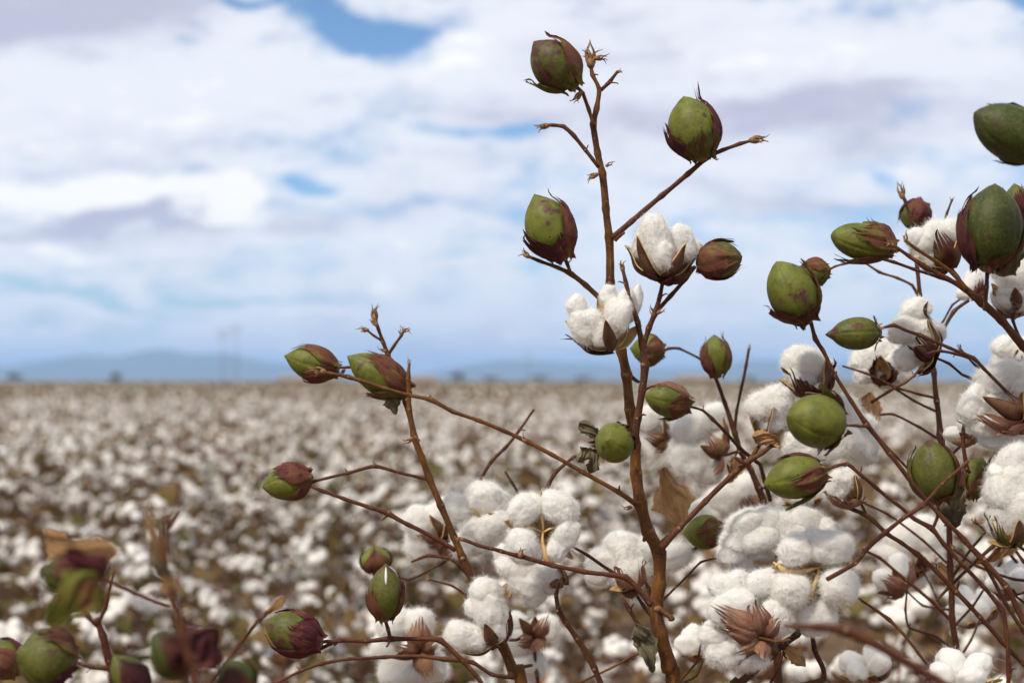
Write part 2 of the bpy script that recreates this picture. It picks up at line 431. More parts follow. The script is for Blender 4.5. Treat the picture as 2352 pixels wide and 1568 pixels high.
def carpel_geo(bag, B, T, w, out, bulge=.26, depth=.6, thick=.0008, rec=.10, mats=(0, 1), nb=16, nu=9, seed=0):
    B, T = np.asarray(B, float), np.asarray(T, float); t = T - B; L = np.linalg.norm(t); t = t / L
    out = np.asarray(out, float); out = out - t * (out @ t); out = unit(out) if np.linalg.norm(out) > 1e-6 else frame(t, TOCAM)[1]
    n = unit(np.cross(t, out)); s = np.linspace(0, 1, nb)[:, None]; u = np.linspace(-1, 1, nu)[None, :]
    cen = B + (T - B) * s + out * (L * (bulge * np.sin(math.pi * s ** .8) + rec * s ** 5))
    wd = w * np.clip(np.sin(math.pi * np.clip(s, 0, 1) ** .62), 0, 1) ** .75 * (1 - .25 * s) + w * .05 * (1 - s)
    def surf(off):
        X = cen[:, None, :] + n * (wd * u * (1 - .12 * u * u))[..., None] - out * (wd * depth * (np.abs(u) ** 2.2))[..., None] + out * off
        j = nz(X.reshape(-1, 3), 330, seed).reshape(nb, nu)
        return (X + out * (j * L * .012)[..., None]).reshape(-1, 3)
    A = surf(0); Bn = surf(-thick); k = len(A)
    q = grid_q(nb, nu); qi = grid_q(nb, nu, base=k)[:, ::-1]
    e = []
    for j in (0, nu - 1):
        i = np.arange(nb - 1); e.append(np.stack([i * nu + j, (i + 1) * nu + j, (i + 1) * nu + j + k, i * nu + j + k], 1))
    e = np.concatenate(e)
    bag.add(np.vstack([A, Bn]), Q=np.vstack([q, qi, e]), mQ=np.concatenate([np.full(len(q), mats[0]), np.full(len(qi) + len(e), mats[1])]))


def bract_geo(bag, pos, nt=8, tl=.35, seed=0, m=0, rows=9):
    """pos(u, v) -> 3D; v 0..1 blade, beyond 1 the teeth."""
    g = np.random.default_rng(seed); nc = nt * 2 + 1
    us = np.linspace(-1, 1, nc); top = np.ones(nc)
    top[::2] -= .10 + .08 * g.random(len(top[::2]))
    vsn = np.linspace(0, 1, rows); V = []; U = []
    for v in vsn:
        for j in range(nc): V.append(pos(us[j], v * top[j])); U.append((us[j] * .5 + .5, v))
    Q = list(map(tuple, grid_q(rows, nc)))
    for k in range(nt):                                  # teeth
        jl, jm, jr = 2 * k, 2 * k + 1, 2 * k + 2
        l0 = (rows - 1) * nc
        uc = us[jm]; ln = tl * (1 - .55 * abs(uc) ** 1.5) * g.uniform(.6, 1.25); lean = g.normal() * .10
        prev = (l0 + jl, l0 + jm, l0 + jr); K = 5
        for q in range(1, K + 1):
            f = q / K; wdt = (us[jr] - uc) * (1 - f) ** .85 * .80 + .004; v = 1 + ln * f - .05 * f
            uu = uc * (1 - .25 * f) + lean * f * f
            idx = len(V)
            V.extend([pos(uu - wdt, v), pos(uu, v), pos(uu + wdt, v)]); U.extend([(uu * .5 + .5, v)] * 3)
            Q += [(prev[0], prev[1], idx + 1, idx), (prev[1], prev[2], idx + 2, idx + 1)]; prev = (idx, idx + 1, idx + 2)
    bag.add(np.array(V), Q=np.array(Q), m=m, U=np.array(U))


def capsule_r(t, R, pt):
    t = np.asarray(t, float); c = .43
    lo = np.sqrt(np.clip(1 - ((c - t) / c) ** 2, 0, 1)); x = np.clip((t - c) / (1 - c), 0, 1); hi = np.clip(1 - x ** 2.05, 0, 1) ** pt
    return R * np.where(t < c, lo ** .85, hi)


PLANT = {}
SEED = [1000]


def sd():
    SEED[0] += 17; return SEED[0]


def plant(key, label, gx, d, gdz=0):
    y0 = (CP + CF * d)[1]
    x0 = (gx - PW / 2) / PF * d
    PLANT[key] = empty('cotton_plant', (x0, y0, 0), label, 'cotton plant', 'cotton plants close to the camera')
    return PLANT[key]


def S(pk, pts, d, mat='stem', ns=12, ground=None, name='branch', step=.0035):
    P = []
    for p in pts:
        x, y, w = p[:3]; dd = d - (p[3] / PF if len(p) > 3 else 0)
        P.append((*D(x, y, dd), w * .73 / PF * dd / 2))
    if ground is not None:
        root = WL[PLANT[pk].name]; q = np.array(P[-1][:3]); r = P[-1][3]
        P.append((*(q * .55 + root * .45 + np.array((.012, 0, 0))), r * 1.15)); P.append((root[0], root[1], -.02, r * 1.5)); name = 'stem'
    bag = Bag(); tube(bag, P, ns, sd(), step)
    o = np.array(P[-1][:3] if ground is not None else P[0][:3])
    return bag.make(name, [M[mat], M['scar']], PLANT[pk], o)


def G(pk, base, tip, dia, d, tilt=0, br=(), cm='green', pt=.66, teeth=8, slit=False, nib=1.0, bz=0, name='green_boll'):
    """closed boll: base and tip in the picture, tilt = pixels the tip comes nearer than the base."""
    s = sd(); g = np.random.default_rng(s)
    B = D(base[0], base[1], d - bz / PF); T = D(tip[0], tip[1], d - (bz + tilt) / PF); A = T - B; L = np.linalg.norm(A); R_ = dia * .955 / PF * d / 2
    a, c, sv = frame(A, TOCAM)
    nr, ns = 26, 72
    t = np.concatenate([np.linspace(0, .9, nr - 6) ** 1.0, np.linspace(.925, 1.0, 6)])
    ph = np.arange(ns) / ns * 2 * math.pi
    rr = capsule_r(t, R_, pt)[:, None] * (1 - .060 * np.exp(-((np.mod(ph * 4 / (2 * math.pi) + .3 + (s % 7) * .13, 1) - .5) / .045) ** 2))[None, :]
    rr = np.maximum(rr, R_ * .035)
    ax_t = t * L; ax_t[-5:] += np.linspace(.1, 1, 5) ** 2 * R_ * .10 * nib
    X = B + ax_t[:, None, None] * a + rr[..., None] * (np.cos(ph)[:, None] * c + np.sin(ph)[:, None] * sv)
    X = X.reshape(-1, 3); X = X + (nz(X, 120, s) * R_ * .018)[:, None] * unit(c)
    bag = Bag(); k = len(X); j = np.arange(ns); j2 = (j + 1) % ns
    V = np.vstack([X, B, X.reshape(nr, ns, 3)[-1].mean(0) + a * R_ * .03])
    TT = np.concatenate([np.stack([np.full(ns, k), j2, j], 1), np.stack([np.full(ns, k + 1), (nr - 1) * ns + j, (nr - 1) * ns + j2], 1)])
    bag.add(V, TT, grid_q(nr, ns, True))
    # receptacle
    iv, it = ico(2); bag.add(B + R_ * .30 * (iv @ np.array([a * .7, c, sv])), it, m=1)
    if slit:                     # the boll has begun to split: a white sliver of lint
        for p0 in (.12, 2.2):
            iv, it = ico(3); tt = np.linspace(0, 1, 9)
            pts = [B + a * (L * (.72 + .27 * q)) + (capsule_r(.72 + .27 * q, R_, pt) + .0003) * (math.cos(p0) * c + math.sin(p0) * sv) for q in tt]
            tube(bag, [(*p, max(.0002, .0010 * math.sin(math.pi * (.1 + .85 * q)))) for p, q in zip(pts, tt)], 6, s, .002, False, (2, 2), .3)
    ob = bag.make(name, [M[cm], M['scar'], M['lint']], PLANT[pk], B)
    for (phi, h, opn, wid, bm) in br:
        bs = sd(); gg = np.random.default_rng(bs); p0 = rad(phi); cr = gg.uniform(.5, 1.4)
        def pos(u, v, p0=p0, h=h, opn=opn, wid=wid, bs=bs, cr=cr):
            au = abs(u)
            tt = -.10 * (au ** 1.3) * (1 - min(1, v * 2.2)) + v * h * .84 * (1 - .16 * au * au)
            wp = rad(wid) * (.62 + .38 * math.sin(math.pi * min(1, .18 + .8 * min(v, 1.0)))) * (1 if v < 1 else 1 - .15 * (v - 1))
            q = p0 + u * wp
            if tt < .30: rb = max(float(capsule_r(max(tt, 0.02), R_, pt)), R_ * (.42 + 1.7 * max(0, tt)) if tt < .25 else 0)
            else: rb = float(capsule_r(min(tt, .93), R_, pt))
            fl = opn * v * v * R_ * .22 + (max(0, v - 1) ** 1.5) * R_ * (.16 * cr + opn * .45) * (1 + .7 * math.sin(u * 13 + bs))
            off = R_ * .055 + fl + .05 * R_ * math.sin(u * 7 + bs) * (.3 + v) + .03 * R_ * math.sin(u * 15 + v * 5)
            if au > .6 and v < .3: off += R_ * .08 * (au - .6) / .4
            return B + a * (tt * L) + (rb + off) * (math.cos(q) * c + math.sin(q) * sv)
        bb = Bag(); bract_geo(bb, pos, teeth, .50, bs)
        bb.make('bract', [M[bm]], ob, B)
    return ob


def bract_free(base, tip, w, out, mat, parent, seed, cup=.5, nt=5, tl=.6):
    t = tip - base; L = np.linalg.norm(t); t = t / L
    out = out - t * (out @ t); out = unit(out) if np.linalg.norm(out) > 1e-6 else frame(t, TOCAM)[1]
    n = np.cross(t, out); g = np.random.default_rng(seed); tw = g.uniform(-.4, .4)
    Lb = L / (1 + tl * .8)
    def pos(u, v):
        au = abs(u); vv = min(v, 1.0)
        wp = w * (.45 + .55 * math.sin(math.pi * min(1, .12 + .72 * vv))) * (1 if v < 1 else 1 - .35 * (v - 1))
        ears = -.14 * L * au ** 1.4 * (1 - min(1, v * 2))
        z = L * .20 * math.sin(math.pi * min(1, v * .8)) - w * cup * au * au + L * .02 * math.sin(u * 9 + seed) + max(0, v - 1) ** 1.5 * L * .22 * math.sin(u * 11 + seed * .7)
        return base + t * (v * Lb * (1 - .12 * au * au) + ears) + n * (u * wp) + out * z + n * (tw * L * .08 * v * v)
    bb = Bag(); bract_geo(bb, pos, nt, tl, seed)
    return bb.make('bract', [mat], parent, base)


def O(pk, base, d, ax, locks, carpels, bracts=(), bm='bd', husk='cout', fz=1.0, sub=5, bz=0, seams=(), lump=None, ldz=0):
    """open boll: axis (picture x, picture y down, toward camera); locks (x,y,a,b,rot,dz); carpels (x,y,dz,w); bracts (x,y,dz,w)."""
    px = d / PF
    B = D(base[0], base[1], d - bz / PF)
    A = unit(CR * ax[0] - CU * ax[1] - CF * ax[2])
    hb = Bag()
    if not carpels:                     # husk mostly hidden by the lint: small cup behind it
        a_, c_, s_ = frame(A, TOCAM)
        for k in range(4):
            q = k * math.pi / 2 + .6; o_ = math.cos(q) * c_ + math.sin(q) * s_
            carpel_geo(hb, B, B + (A * 34 + o_ * 26) * px, 17 * px, o_ - A * .5, seed=sd())
    for (x, y, dz, wd) in carpels:
        if dz >= 14: dz += 22
        T = D(x, y, d - (bz + dz) / PF)
        t = unit(T - B); out = -A + t * (A @ t)
        if np.linalg.norm(out) < .15: out = frame(t, TOCAM)[1]
        carpel_geo(hb, B, T, wd * px, out, seed=sd())
    iv, it = ico(2); a, c, sv = frame(A, TOCAM); hb.add(B + px * 11 * (iv @ np.array([a * .8, c, sv])), it, m=0)
    for sm in seams:                    # pale inner edges of the husk between the locks
        tube(hb, [(*D(x, y, d - (bz + dz - 5) / PF), wd * px * .55) for (x, y, dz, wd) in sm], 8, sd(), .002, False, (1, 1), 1.0)
    ob = hb.make('open_boll', [M[husk], M['cin']], PLANT[pk], B)
    for (x, y, la, lb, rot, dz) in locks:
        s = sd(); cen = D(x, y, d - (bz + dz + ldz) / PF); r = rad(rot); la *= .95; lb *= .95
        e0 = CR * math.cos(r) + CU * math.sin(r); e1 = -CR * math.sin(r) + CU * math.cos(r)
        ra = (la * px, lb * px, min(la, lb) * px * .95)
        V, T = lock_shape(cen, [e0, e1, -CF], ra, s, sub, lump if lump else .24 if fz >= 1.5 else (.19 if la > 46 else .145))
        lbag = Bag(); lbag.add(V, T)
        area = 4 * math.pi * ra[0] * ra[1]
        fibres(lbag, V, T, int(area * 1e6 * (3.2 if fz < 1.5 else 2.6)), min(.0058, ra[1] * .38) * (1 if fz < 1.5 else 1.1), s, 1)
        lbag.make('lint_lock', [M['lint'], M['fibre']], ob, cen)
    for (x, y, dz, wd) in bracts:
        if dz >= 10: dz += 24
        T = D(x, y, d - (bz + dz) / PF); out = -A
        bract_free(B - A * 6 * px, T, wd * px, out, M[bm], ob, sd())
    return ob


def OA(pk, base, d, ax, size, n=4, spread=38, roll=0, bm='bd', husk='cout', nb=3, fz=.8, sub=4, bl=.9, stretch=1.0, bz=0):
    """open boll laid out evenly around its axis; size = picture pixels across."""
    A = unit(CR * ax[0] - CU * ax[1] - CF * ax[2]); a, c, sv = frame(A, TOCAM); px = d / PF; s0 = sd(); g = np.random.default_rng(s0)
    B = D(base[0], base[1], d - bz / PF); hb = Bag(); Z = size * px
    th = rad(spread); locks = []
    for k in range(n):
        q = rad(roll) + 2 * math.pi * k / n + g.normal() * .08; o = math.cos(q) * c + math.sin(q) * sv
        dr = unit(A * math.cos(th) + o * math.sin(th))
        L = Z * .50 * g.uniform(.9, 1.12); cen = B + dr * L * .98
        tg = unit(np.cross(A, o)); e2 = np.cross(dr, tg)
        locks.append((cen, [dr, tg, e2], (L * .62 * stretch, Z * .24 * g.uniform(.9, 1.15), Z * .22)))
        q2 = q + math.pi / n; o2 = math.cos(q2) * c + math.sin(q2) * sv
        dr2 = unit(A * math.cos(th * 1.25) + o2 * math.sin(th * 1.25))
        carpel_geo(hb, B, B + dr2 * Z * .66, Z * .19, o2 - A * .4, seed=s0 + k, rec=.16)
    iv, it = ico(2); hb.add(B + Z * .07 * (iv @ np.array([a * .8, c, sv])), it, m=0)
    ob = hb.make('open_boll', [M[husk], M['cin']], PLANT[pk], B)
    for (cen, axs, ra) in locks:
        s = sd(); V, T = lock_shape(cen, axs, ra, s, sub); lb = Bag(); lb.add(V, T)
        fibres(lb, V, T, int(4 * math.pi * ra[0] * ra[1] * 1e6 * .5 * fz), ra[1] * .5, s, 1)
        lb.make('lint_lock', [M['lint'], M['fibre']], ob, cen)
    for k in range(nb):
        q = rad(roll + 40) + 2 * math.pi * k / nb; o = math.cos(q) * c + math.sin(q) * sv
        tip = B + (A * .35 + o * .75) * Z * bl
        bract_free(B - A * Z * .05, tip, Z * .30 * bl, o - A * .6, M[bm], ob, sd())
    return ob


def bud(pk, x, y, size, d, up=(0, -1), mat='bud', n=6, bz=0):
    """dried-up bud at a twig's end: a few curled scales."""
    s = sd(); g = np.random.default_rng(s); px = d / PF; B = D(x, y, d - bz / PF); A = unit(CR * up[0] - CU * up[1]); a, c, sv = frame(A, TOCAM); Z = size * px
    bag = Bag(); iv, it = ico(2); bag.add(B + Z * .22 * (iv @ np.array([a * 1.3, c, sv])), it)
    for k in range(n):
        q = 6.283 * k / n + g.normal() * .3; o = math.cos(q) * c + math.sin(q) * sv; L = Z * g.uniform(.6, 1.15)
        cv = g.uniform(-.4, .9); pts = []
        for f in np.linspace(0, 1, 6):
            p = B + A * L * (f - .45 * cv * f * f) + o * L * (.42 * f + cv * .38 * f * f) + sv * L * .15 * math.sin(f * 4 + q)
            pts.append((*p, Z * .085 * (1 - f) ** .7 + .00012))
        tube(bag, pts, 5, s + k, Z * .08, False, (0, 0), .4)
    return bag.make('dry_bud', [M[mat]], PLANT[pk], B)


def leaf(pk, base, tip, w, d, mat='dleaf', tdz=0, face=(0, 0, 1), lobes=3, fold=.35, bz=0, name='dry_leaf'):
    s = sd(); g = np.random.default_rng(s); px = d / PF
    B = D(base[0], base[1], d - bz / PF); T = D(tip[0], tip[1], d - (bz + tdz) / PF); t = T - B; L = np.linalg.norm(t); t /= L
    fc = CR * face[0] - CU * face[1] - CF * face[2]; fc = unit(fc - t * (fc @ t)); n = np.cross(t, fc); W = w * px
    nr, nc = 22, 21; V = []; U = []; ph = g.uniform(0, 6)
    for i in range(nr):
        v = i / (nr - 1)
        for j in range(nc):
            u = j / (nc - 1) * 2 - 1
            env = math.sin(math.pi * min(1, v ** .8 * .97 + .03)) ** .7 * (1 + .30 * math.cos(v * math.pi * 2 * lobes * .5 + ph)) + .03
            rag = 1 + .10 * math.sin(v * 31 + ph) * abs(u) + .06 * math.sin(v * 57 + 2 * ph) * abs(u)
            z = W * fold * (abs(u) ** 1.5 * math.sin(v * 5 + ph) + .6 * math.sin(u * 4 + v * 6 + ph) * .5) + L * .12 * math.sin(v * 3.1) + W * .08 * math.sin(u * 11 + v * 13)
            V.append(B + t * (v * L) + n * (u * W * .5 * env * rag) + fc * z); U.append((u * .5 + .5, v))
    bag = Bag(); bag.add(np.array(V), Q=grid_q(nr, nc), U=np.array(U))
    return bag.make(name, [M[mat]], PLANT[pk], B)


# ================================================================== ground, hills, far things
def mat_ground():
    m, b = new_mat('field_soil'); co, _ = objco(b)
    n = b.noise(co, 6, 6, .65); n2 = b.noise(co, .02, 3)
    c = b.mix(b.sstep(n, .35, .65), (.115, .072, .045, 1), (.19, .125, .080, 1))
    sp = b.n('ShaderNodeSeparateXYZ'); b.put(sp.inputs[0], co)
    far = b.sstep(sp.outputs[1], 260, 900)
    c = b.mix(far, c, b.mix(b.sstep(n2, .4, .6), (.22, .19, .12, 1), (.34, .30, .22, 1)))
    return finish(m, b, c, .95, .1, 0, n, .6, .02)


def rect_sheet(name, x0, x1, y0, y1, z, mat, n=2):
    xs = np.linspace(x0, x1, n); ys = np.linspace(y0, y1, n)
    V = np.array([(x, y, z) for y in ys for x in xs])
    return build(name, V, [grid_q(n, n)], [mat])


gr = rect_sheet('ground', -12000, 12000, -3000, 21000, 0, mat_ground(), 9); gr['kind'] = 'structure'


def hills():
    nx, ny = 420, 14
    g = np.random.default_rng(5); X = np.linspace(-8500, 8500, nx); V = []
    # height profile against bearing (picture x -> metres high), with its own crags
    px = np.array([-900, -200, 20, 70, 170, 260, 350, 400, 500, 590, 700, 830, 960, 1060, 1150, 1290, 1500, 1640, 1740, 1900, 2100, 2352, 2700, 3300])
    hp = np.array([40, 30, 36, 58, 72, 62, 78, 66, 70, 50, 36, 24, 22, 44, 56, 42, 30, 34, 52, 44, 58, 46, 54, 50])
    Y0 = 9200.
    for j in range(ny):
        f = j / (ny - 1); y = Y0 + f * 2600
        prof = math.sin(math.pi * min(1, f * 1.02)) ** .8
        bx = X / (Y0 + 900) * PF + PW / 2
        h = np.interp(bx, px, hp) / PF * (Y0 + 1300) * .88
        rough = 1 + .17 * nz(np.stack([X / 420, np.full(nx, f * 3), 0 * X], 1), 1.0, 3, 14) + .11 * nz(np.stack([X / 150, np.full(nx, f * 7), 0 * X], 1), 1.0, 4, 14)
        z = -8 + (h + 8) * prof * rough
        V.append(np.stack([X, np.full(nx, y), z], 1))
    m = mat_plain('hill_rock', (.075, .085, .075, 1), (.12, .11, .09, 1), .004, .95, bstr=0.1)
    return build('hills', np.concatenate(V), [grid_q(ny, nx)], [m])


hl = hills(); hl['kind'] = 'structure'
M['wood'] = mat_plain('pole_wood', (.10, .075, .055, 1), (.15, .11, .08, 1), 4)
M['wall'] = mat_plain('shed_wall', (.42, .26, .12, 1), (.47, .30, .15, 1), .5)
M['roof'] = mat_plain('shed_roof', (.36, .24, .14, 1), (.42, .29, .18, 1), .4)
M['door'] = mat_plain('shed_door', (.12, .10, .09, 1), (.16, .13, .11, 1), .5)
M['tleaf'] = mat_plain('tree_foliage', (.030, .042, .018, 1), (.060, .075, .030, 1), .8, .7, .2)


def px_at(x, dist):
    q = D(x, 873, 1.) - CP; return CP[:2] + q[:2] / q[1] * dist


def box(bag, lo, hi, m=0):
    lo = np.array(lo, float); hi = np.array(hi, float)
    V = np.array([[(lo, hi)[i][0], (lo, hi)[j][1], (lo, hi)[k][2]] for k in (0, 1) for j in (0, 1) for i in (0, 1)])
    bag.add(V, Q=np.array([(0, 2, 3, 1), (4, 5, 7, 6), (0, 1, 5, 4), (2, 6, 7, 3), (0, 4, 6, 2), (1, 3, 7, 5)]), m=m)


def pole(x, dist, h, label, arms=2):
    p = px_at(x, dist); r = empty('utility_pole', (*p, 0), label, 'utility pole', 'utility poles along the far edge of the field')
    b1 = Bag(); tube(b1, [(p[0], p[1], -.3, .10), (p[0] + .05, p[1], h * .5, .085), (p[0], p[1], h, .06)], 10, 3, 1.0, False, (0, 0), 0); b1.make('post', [M['wood']], r, (*p, 0))
    for k in range(arms):
        b2 = Bag(); z = h - .7 - k * 1.3; box(b2, (p[0] - 1.5, p[1] - .32, z), (p[0] + 1.5, p[1] - .17, z + .10)); b2.make('crossarm', [M['wood']], r, (p[0], p[1], z))
        for ox in (-1.35, -.6, .6, 1.35):
            b3 = Bag(); tube(b3, [(p[0] + ox, p[1] - .24, z + .16, .05), (p[0] + ox, p[1] - .24, z + .30, .09), (p[0] + ox, p[1] - .24, z + .42, .05)], 8, 1, .08, False, (0, 0), 0)
            b3.make('insulator', [M['wall']], r, (p[0] + ox, p[1] - .24, z + .16))


pole(512, 330, 13.2, 'tall grey utility pole with two crossarms, left one of the far pair')
pole(542, 322, 14.0, 'tall grey utility pole with two crossarms, right one of the far pair')
pole(1214, 420, 9.8, 'short grey utility pole left of the tall cotton stem, far away', 1)


def shed(x0, x1, dist, h, label):
    a = px_at(x0, dist); c = px_at(x1, dist); r = empty('farm_shed', ((a[0] + c[0]) / 2, a[1], 0), label, 'shed')
    b1 = Bag(); box(b1, (a[0], a[1], -.1), (c[0], a[1] + 14, h)); b1.make('wall', [M['wall']], r, (a[0], a[1], 0))
    xs = np.array([a[0] - .6, c[0] + .6]); pr = [(a[1] - .7, h + .02), (a[1] + 7, h + 1.0), (a[1] + 14.7, h + .02)]
    V = []
    for x in xs:
        for (y, z) in pr: V.append((x, y, z))
        for (y, z) in pr: V.append((x, y, z + .22))
    Q = [(0, 6, 7, 1), (1, 7, 8, 2), (3, 4, 10, 9), (4, 5, 11, 10), (0, 3, 9, 6), (2, 8, 11, 5), (0, 1, 4, 3), (1, 2, 5, 4), (6, 9, 10, 7), (7, 10, 11, 8)]
    b2 = Bag(); b2.add(np.array(V), Q=np.array(Q)); b2.make('roof', [M['roof']], r, (a[0], a[1], h), smooth=False)
    n = max(2, int((c[0] - a[0]) / 9))
    for k in range(n):
        b3 = Bag(); xx = a[0] + (k + .5) / n * (c[0] - a[0]); box(b3, (xx - 1.6, a[1] - .06, 0.05), (xx + 1.6, a[1] - .004, h * .75)); b3.make('door', [M['door']], r, (xx, a[1], 0))


shed(640, 780, 640, 1.6, 'long low tan farm shed at the far field edge, left one of two')
shed(830, 1000, 660, 1.6, 'long low tan farm shed at the far field edge, right one of two')
shed(1560, 1650, 620, 1.9, 'small tan farm shed far away, just right of the tall cotton stem')


def tree(x, dist, h, wd, label, seed):
    g = np.random.default_rng(seed); p = px_at(x, dist)
    r = empty('tree', (*p, 0), label, 'tree', 'trees along the far field edge')
    b1 = Bag(); tube(b1, [(p[0], p[1], -.2, h * .05), (p[0] + .1, p[1], h * .3, h * .04), (p[0] - .1, p[1], h * .7, h * .015)], 8, seed, h * .1, False, (0, 0))
    for k in range(5):
        q = g.uniform(0, 6.28); L = wd * .35
        tube(b1, [(p[0], p[1], h * .3, h * .025), (p[0] + math.cos(q) * L * .5, p[1] + math.sin(q) * L * .5, h * .5, h * .018), (p[0] + math.cos(q) * L, p[1] + math.sin(q) * L, h * .66, h * .008)], 6, k, h * .1, False, (0, 0))
    b1.make('trunk', [M['wood']], r, (*p, 0))
    cl = g.normal(size=(14, 3)) * (wd * .22, wd * .22, h * .16) + (p[0], p[1], h * .62); n = 1500
    c = cl[g.integers(0, 14, n)] + g.normal(size=(n, 3)) * (wd * .10, wd * .10, h * .075); c[:, 2] = np.clip(c[:, 2], .12 * h, h * 1.02)
    e = g.normal(size=(n, 3)); e /= np.linalg.norm(e, axis=1)[:, None]; e2 = np.cross(e, g.normal(size=(n, 3))); e2 /= np.linalg.norm(e2, axis=1)[:, None]
    sz = h * g.uniform(.025, .055, n)[:, None]
    V = np.stack([c - e * sz, c + e2 * sz * .6, c + e * sz, c - e2 * sz * .6], 1).reshape(-1, 3)
    b2 = Bag(); b2.add(V, Q=np.arange(n * 4).reshape(-1, 4)); b2.make('crown', [M['tleaf']], r, (*p, h * .5))


for k, (x, dist, h, wd, lab) in enumerate([
    (36, 520, 4.6, 6.5, 'dark bush at the far field edge, the leftmost one'), (266, 520, 4.4, 4.6, 'single round dark bush at the far field edge between sky pole and left border'),
    (1052, 560, 5.2, 9, 'wide dark tree far away, leftmost of the row beside the tall cotton stem'), (1130, 600, 4.0, 9, 'low dark tree far away, second of the row beside the tall cotton stem'),
    (1235, 620, 4.2, 12, 'low wide dark tree far away, third of the row beside the tall cotton stem'), (1345, 610, 4.0, 12, 'low dark tree far away, last of the row, touching the tall cotton stem'),
    (1720, 640, 3.8, 10, 'low dark tree far away, right of the small tan shed')]):
    tree(x, dist, h * .85, wd * .9, lab, 40 + k)

# ================================================================== the cotton field behind
M['flint'] = mat_plain('field_lint', (.87, .84, .79, 1), (.78, .72, .64, 1), 50, .95, .25, .03, .1)
M['fbrown'] = mat_plain('field_husk', (.23, .105, .042, 1), (.120, .052, .026, 1), 70, .8)
M['fstem'] = mat_plain('field_stem', (.13, .060, .036, 1), (.085, .038, .030, 1), 50, .7)
M['fleaf'] = mat_bract('field_leaf', (.105, .105, .026, 1), (.18, .110, .042, 1), (.115, .048, .032, 1), .25)
M['fgreen'] = mat_plain('field_boll_green', (.075, .095, .026, 1), (.090, .045, .035, 1), 60, .6)


def field_boll(seed, sub, size=.050):
    """one open boll, axis +z, as a single mesh: lint, husk and dry bracts."""
    g = np.random.default_rng(seed); bag = Bag(); n = int(g.integers(4, 6)); th = g.uniform(.55, .95)
    for k in range(n):
        q = 6.283 * k / n + g.normal() * .15; o = np.array((math.cos(q), math.sin(q), 0)); dr = np.array((o[0] * math.sin(th), o[1] * math.sin(th), math.cos(th)))
        tg = np.array((-o[1], o[0], 0)); L = size * .48 * g.uniform(.8, 1.15)
        V, T = lock_shape(dr * L, [dr, tg, np.cross(dr, tg)], (L * .62, size * .24, size * .22), seed * 9 + k, sub, .14); bag.add(V, T)
        if sub >= 2:
            q2 = q + 3.14 / n; o2 = np.array((math.cos(q2), math.sin(q2), 0)); t2 = unit(np.array((o2[0] * math.sin(th * 1.3), o2[1] * math.sin(th * 1.3), math.cos(th * 1.3)))) * size * .62
            carpel_geo(bag, (0, 0, 0), t2, size * .17, o2 - np.array((0, 0, .4)), nb=6, nu=5, mats=(1, 1), seed=k)
    for k in range(3):
        q = 2.094 * k + g.uniform(0, 2); o = np.array((math.cos(q), math.sin(q), 0)); t = o * size * .55 + np.array((0, 0, size * .22)); s = np.array((-o[1], o[0], 0)) * size * .26
        bag.add(np.array([np.zeros(3) - (0, 0, .006), t * .5 - s, t, t * .5 + s]), Q=np.array([(0, 1, 2, 3)]), m=1)
    return bag


def merge(dst, src, R3, loc, scale=1.0):
    V = np.concatenate(src.V) @ (np.asarray(R3).T * scale) + loc; off = dst.n
    for T, m in zip(src.T, src.mt): dst.T.append(T + off); dst.mt.append(m)
    for Q, m in zip(src.Q, src.mq): dst.Q.append(Q + off); dst.mq.append(m)
    dst.V.append(V); dst.U.append(np.concatenate(src.U)); dst.n += len(V)


def rot_to(A, spin):
    a, c, s = frame(A, (.31, .5, .2)); c2 = c * math.cos(spin) + s * math.sin(spin); s2 = np.cross(a, c2); return np.stack([c2, s2, a], 1)


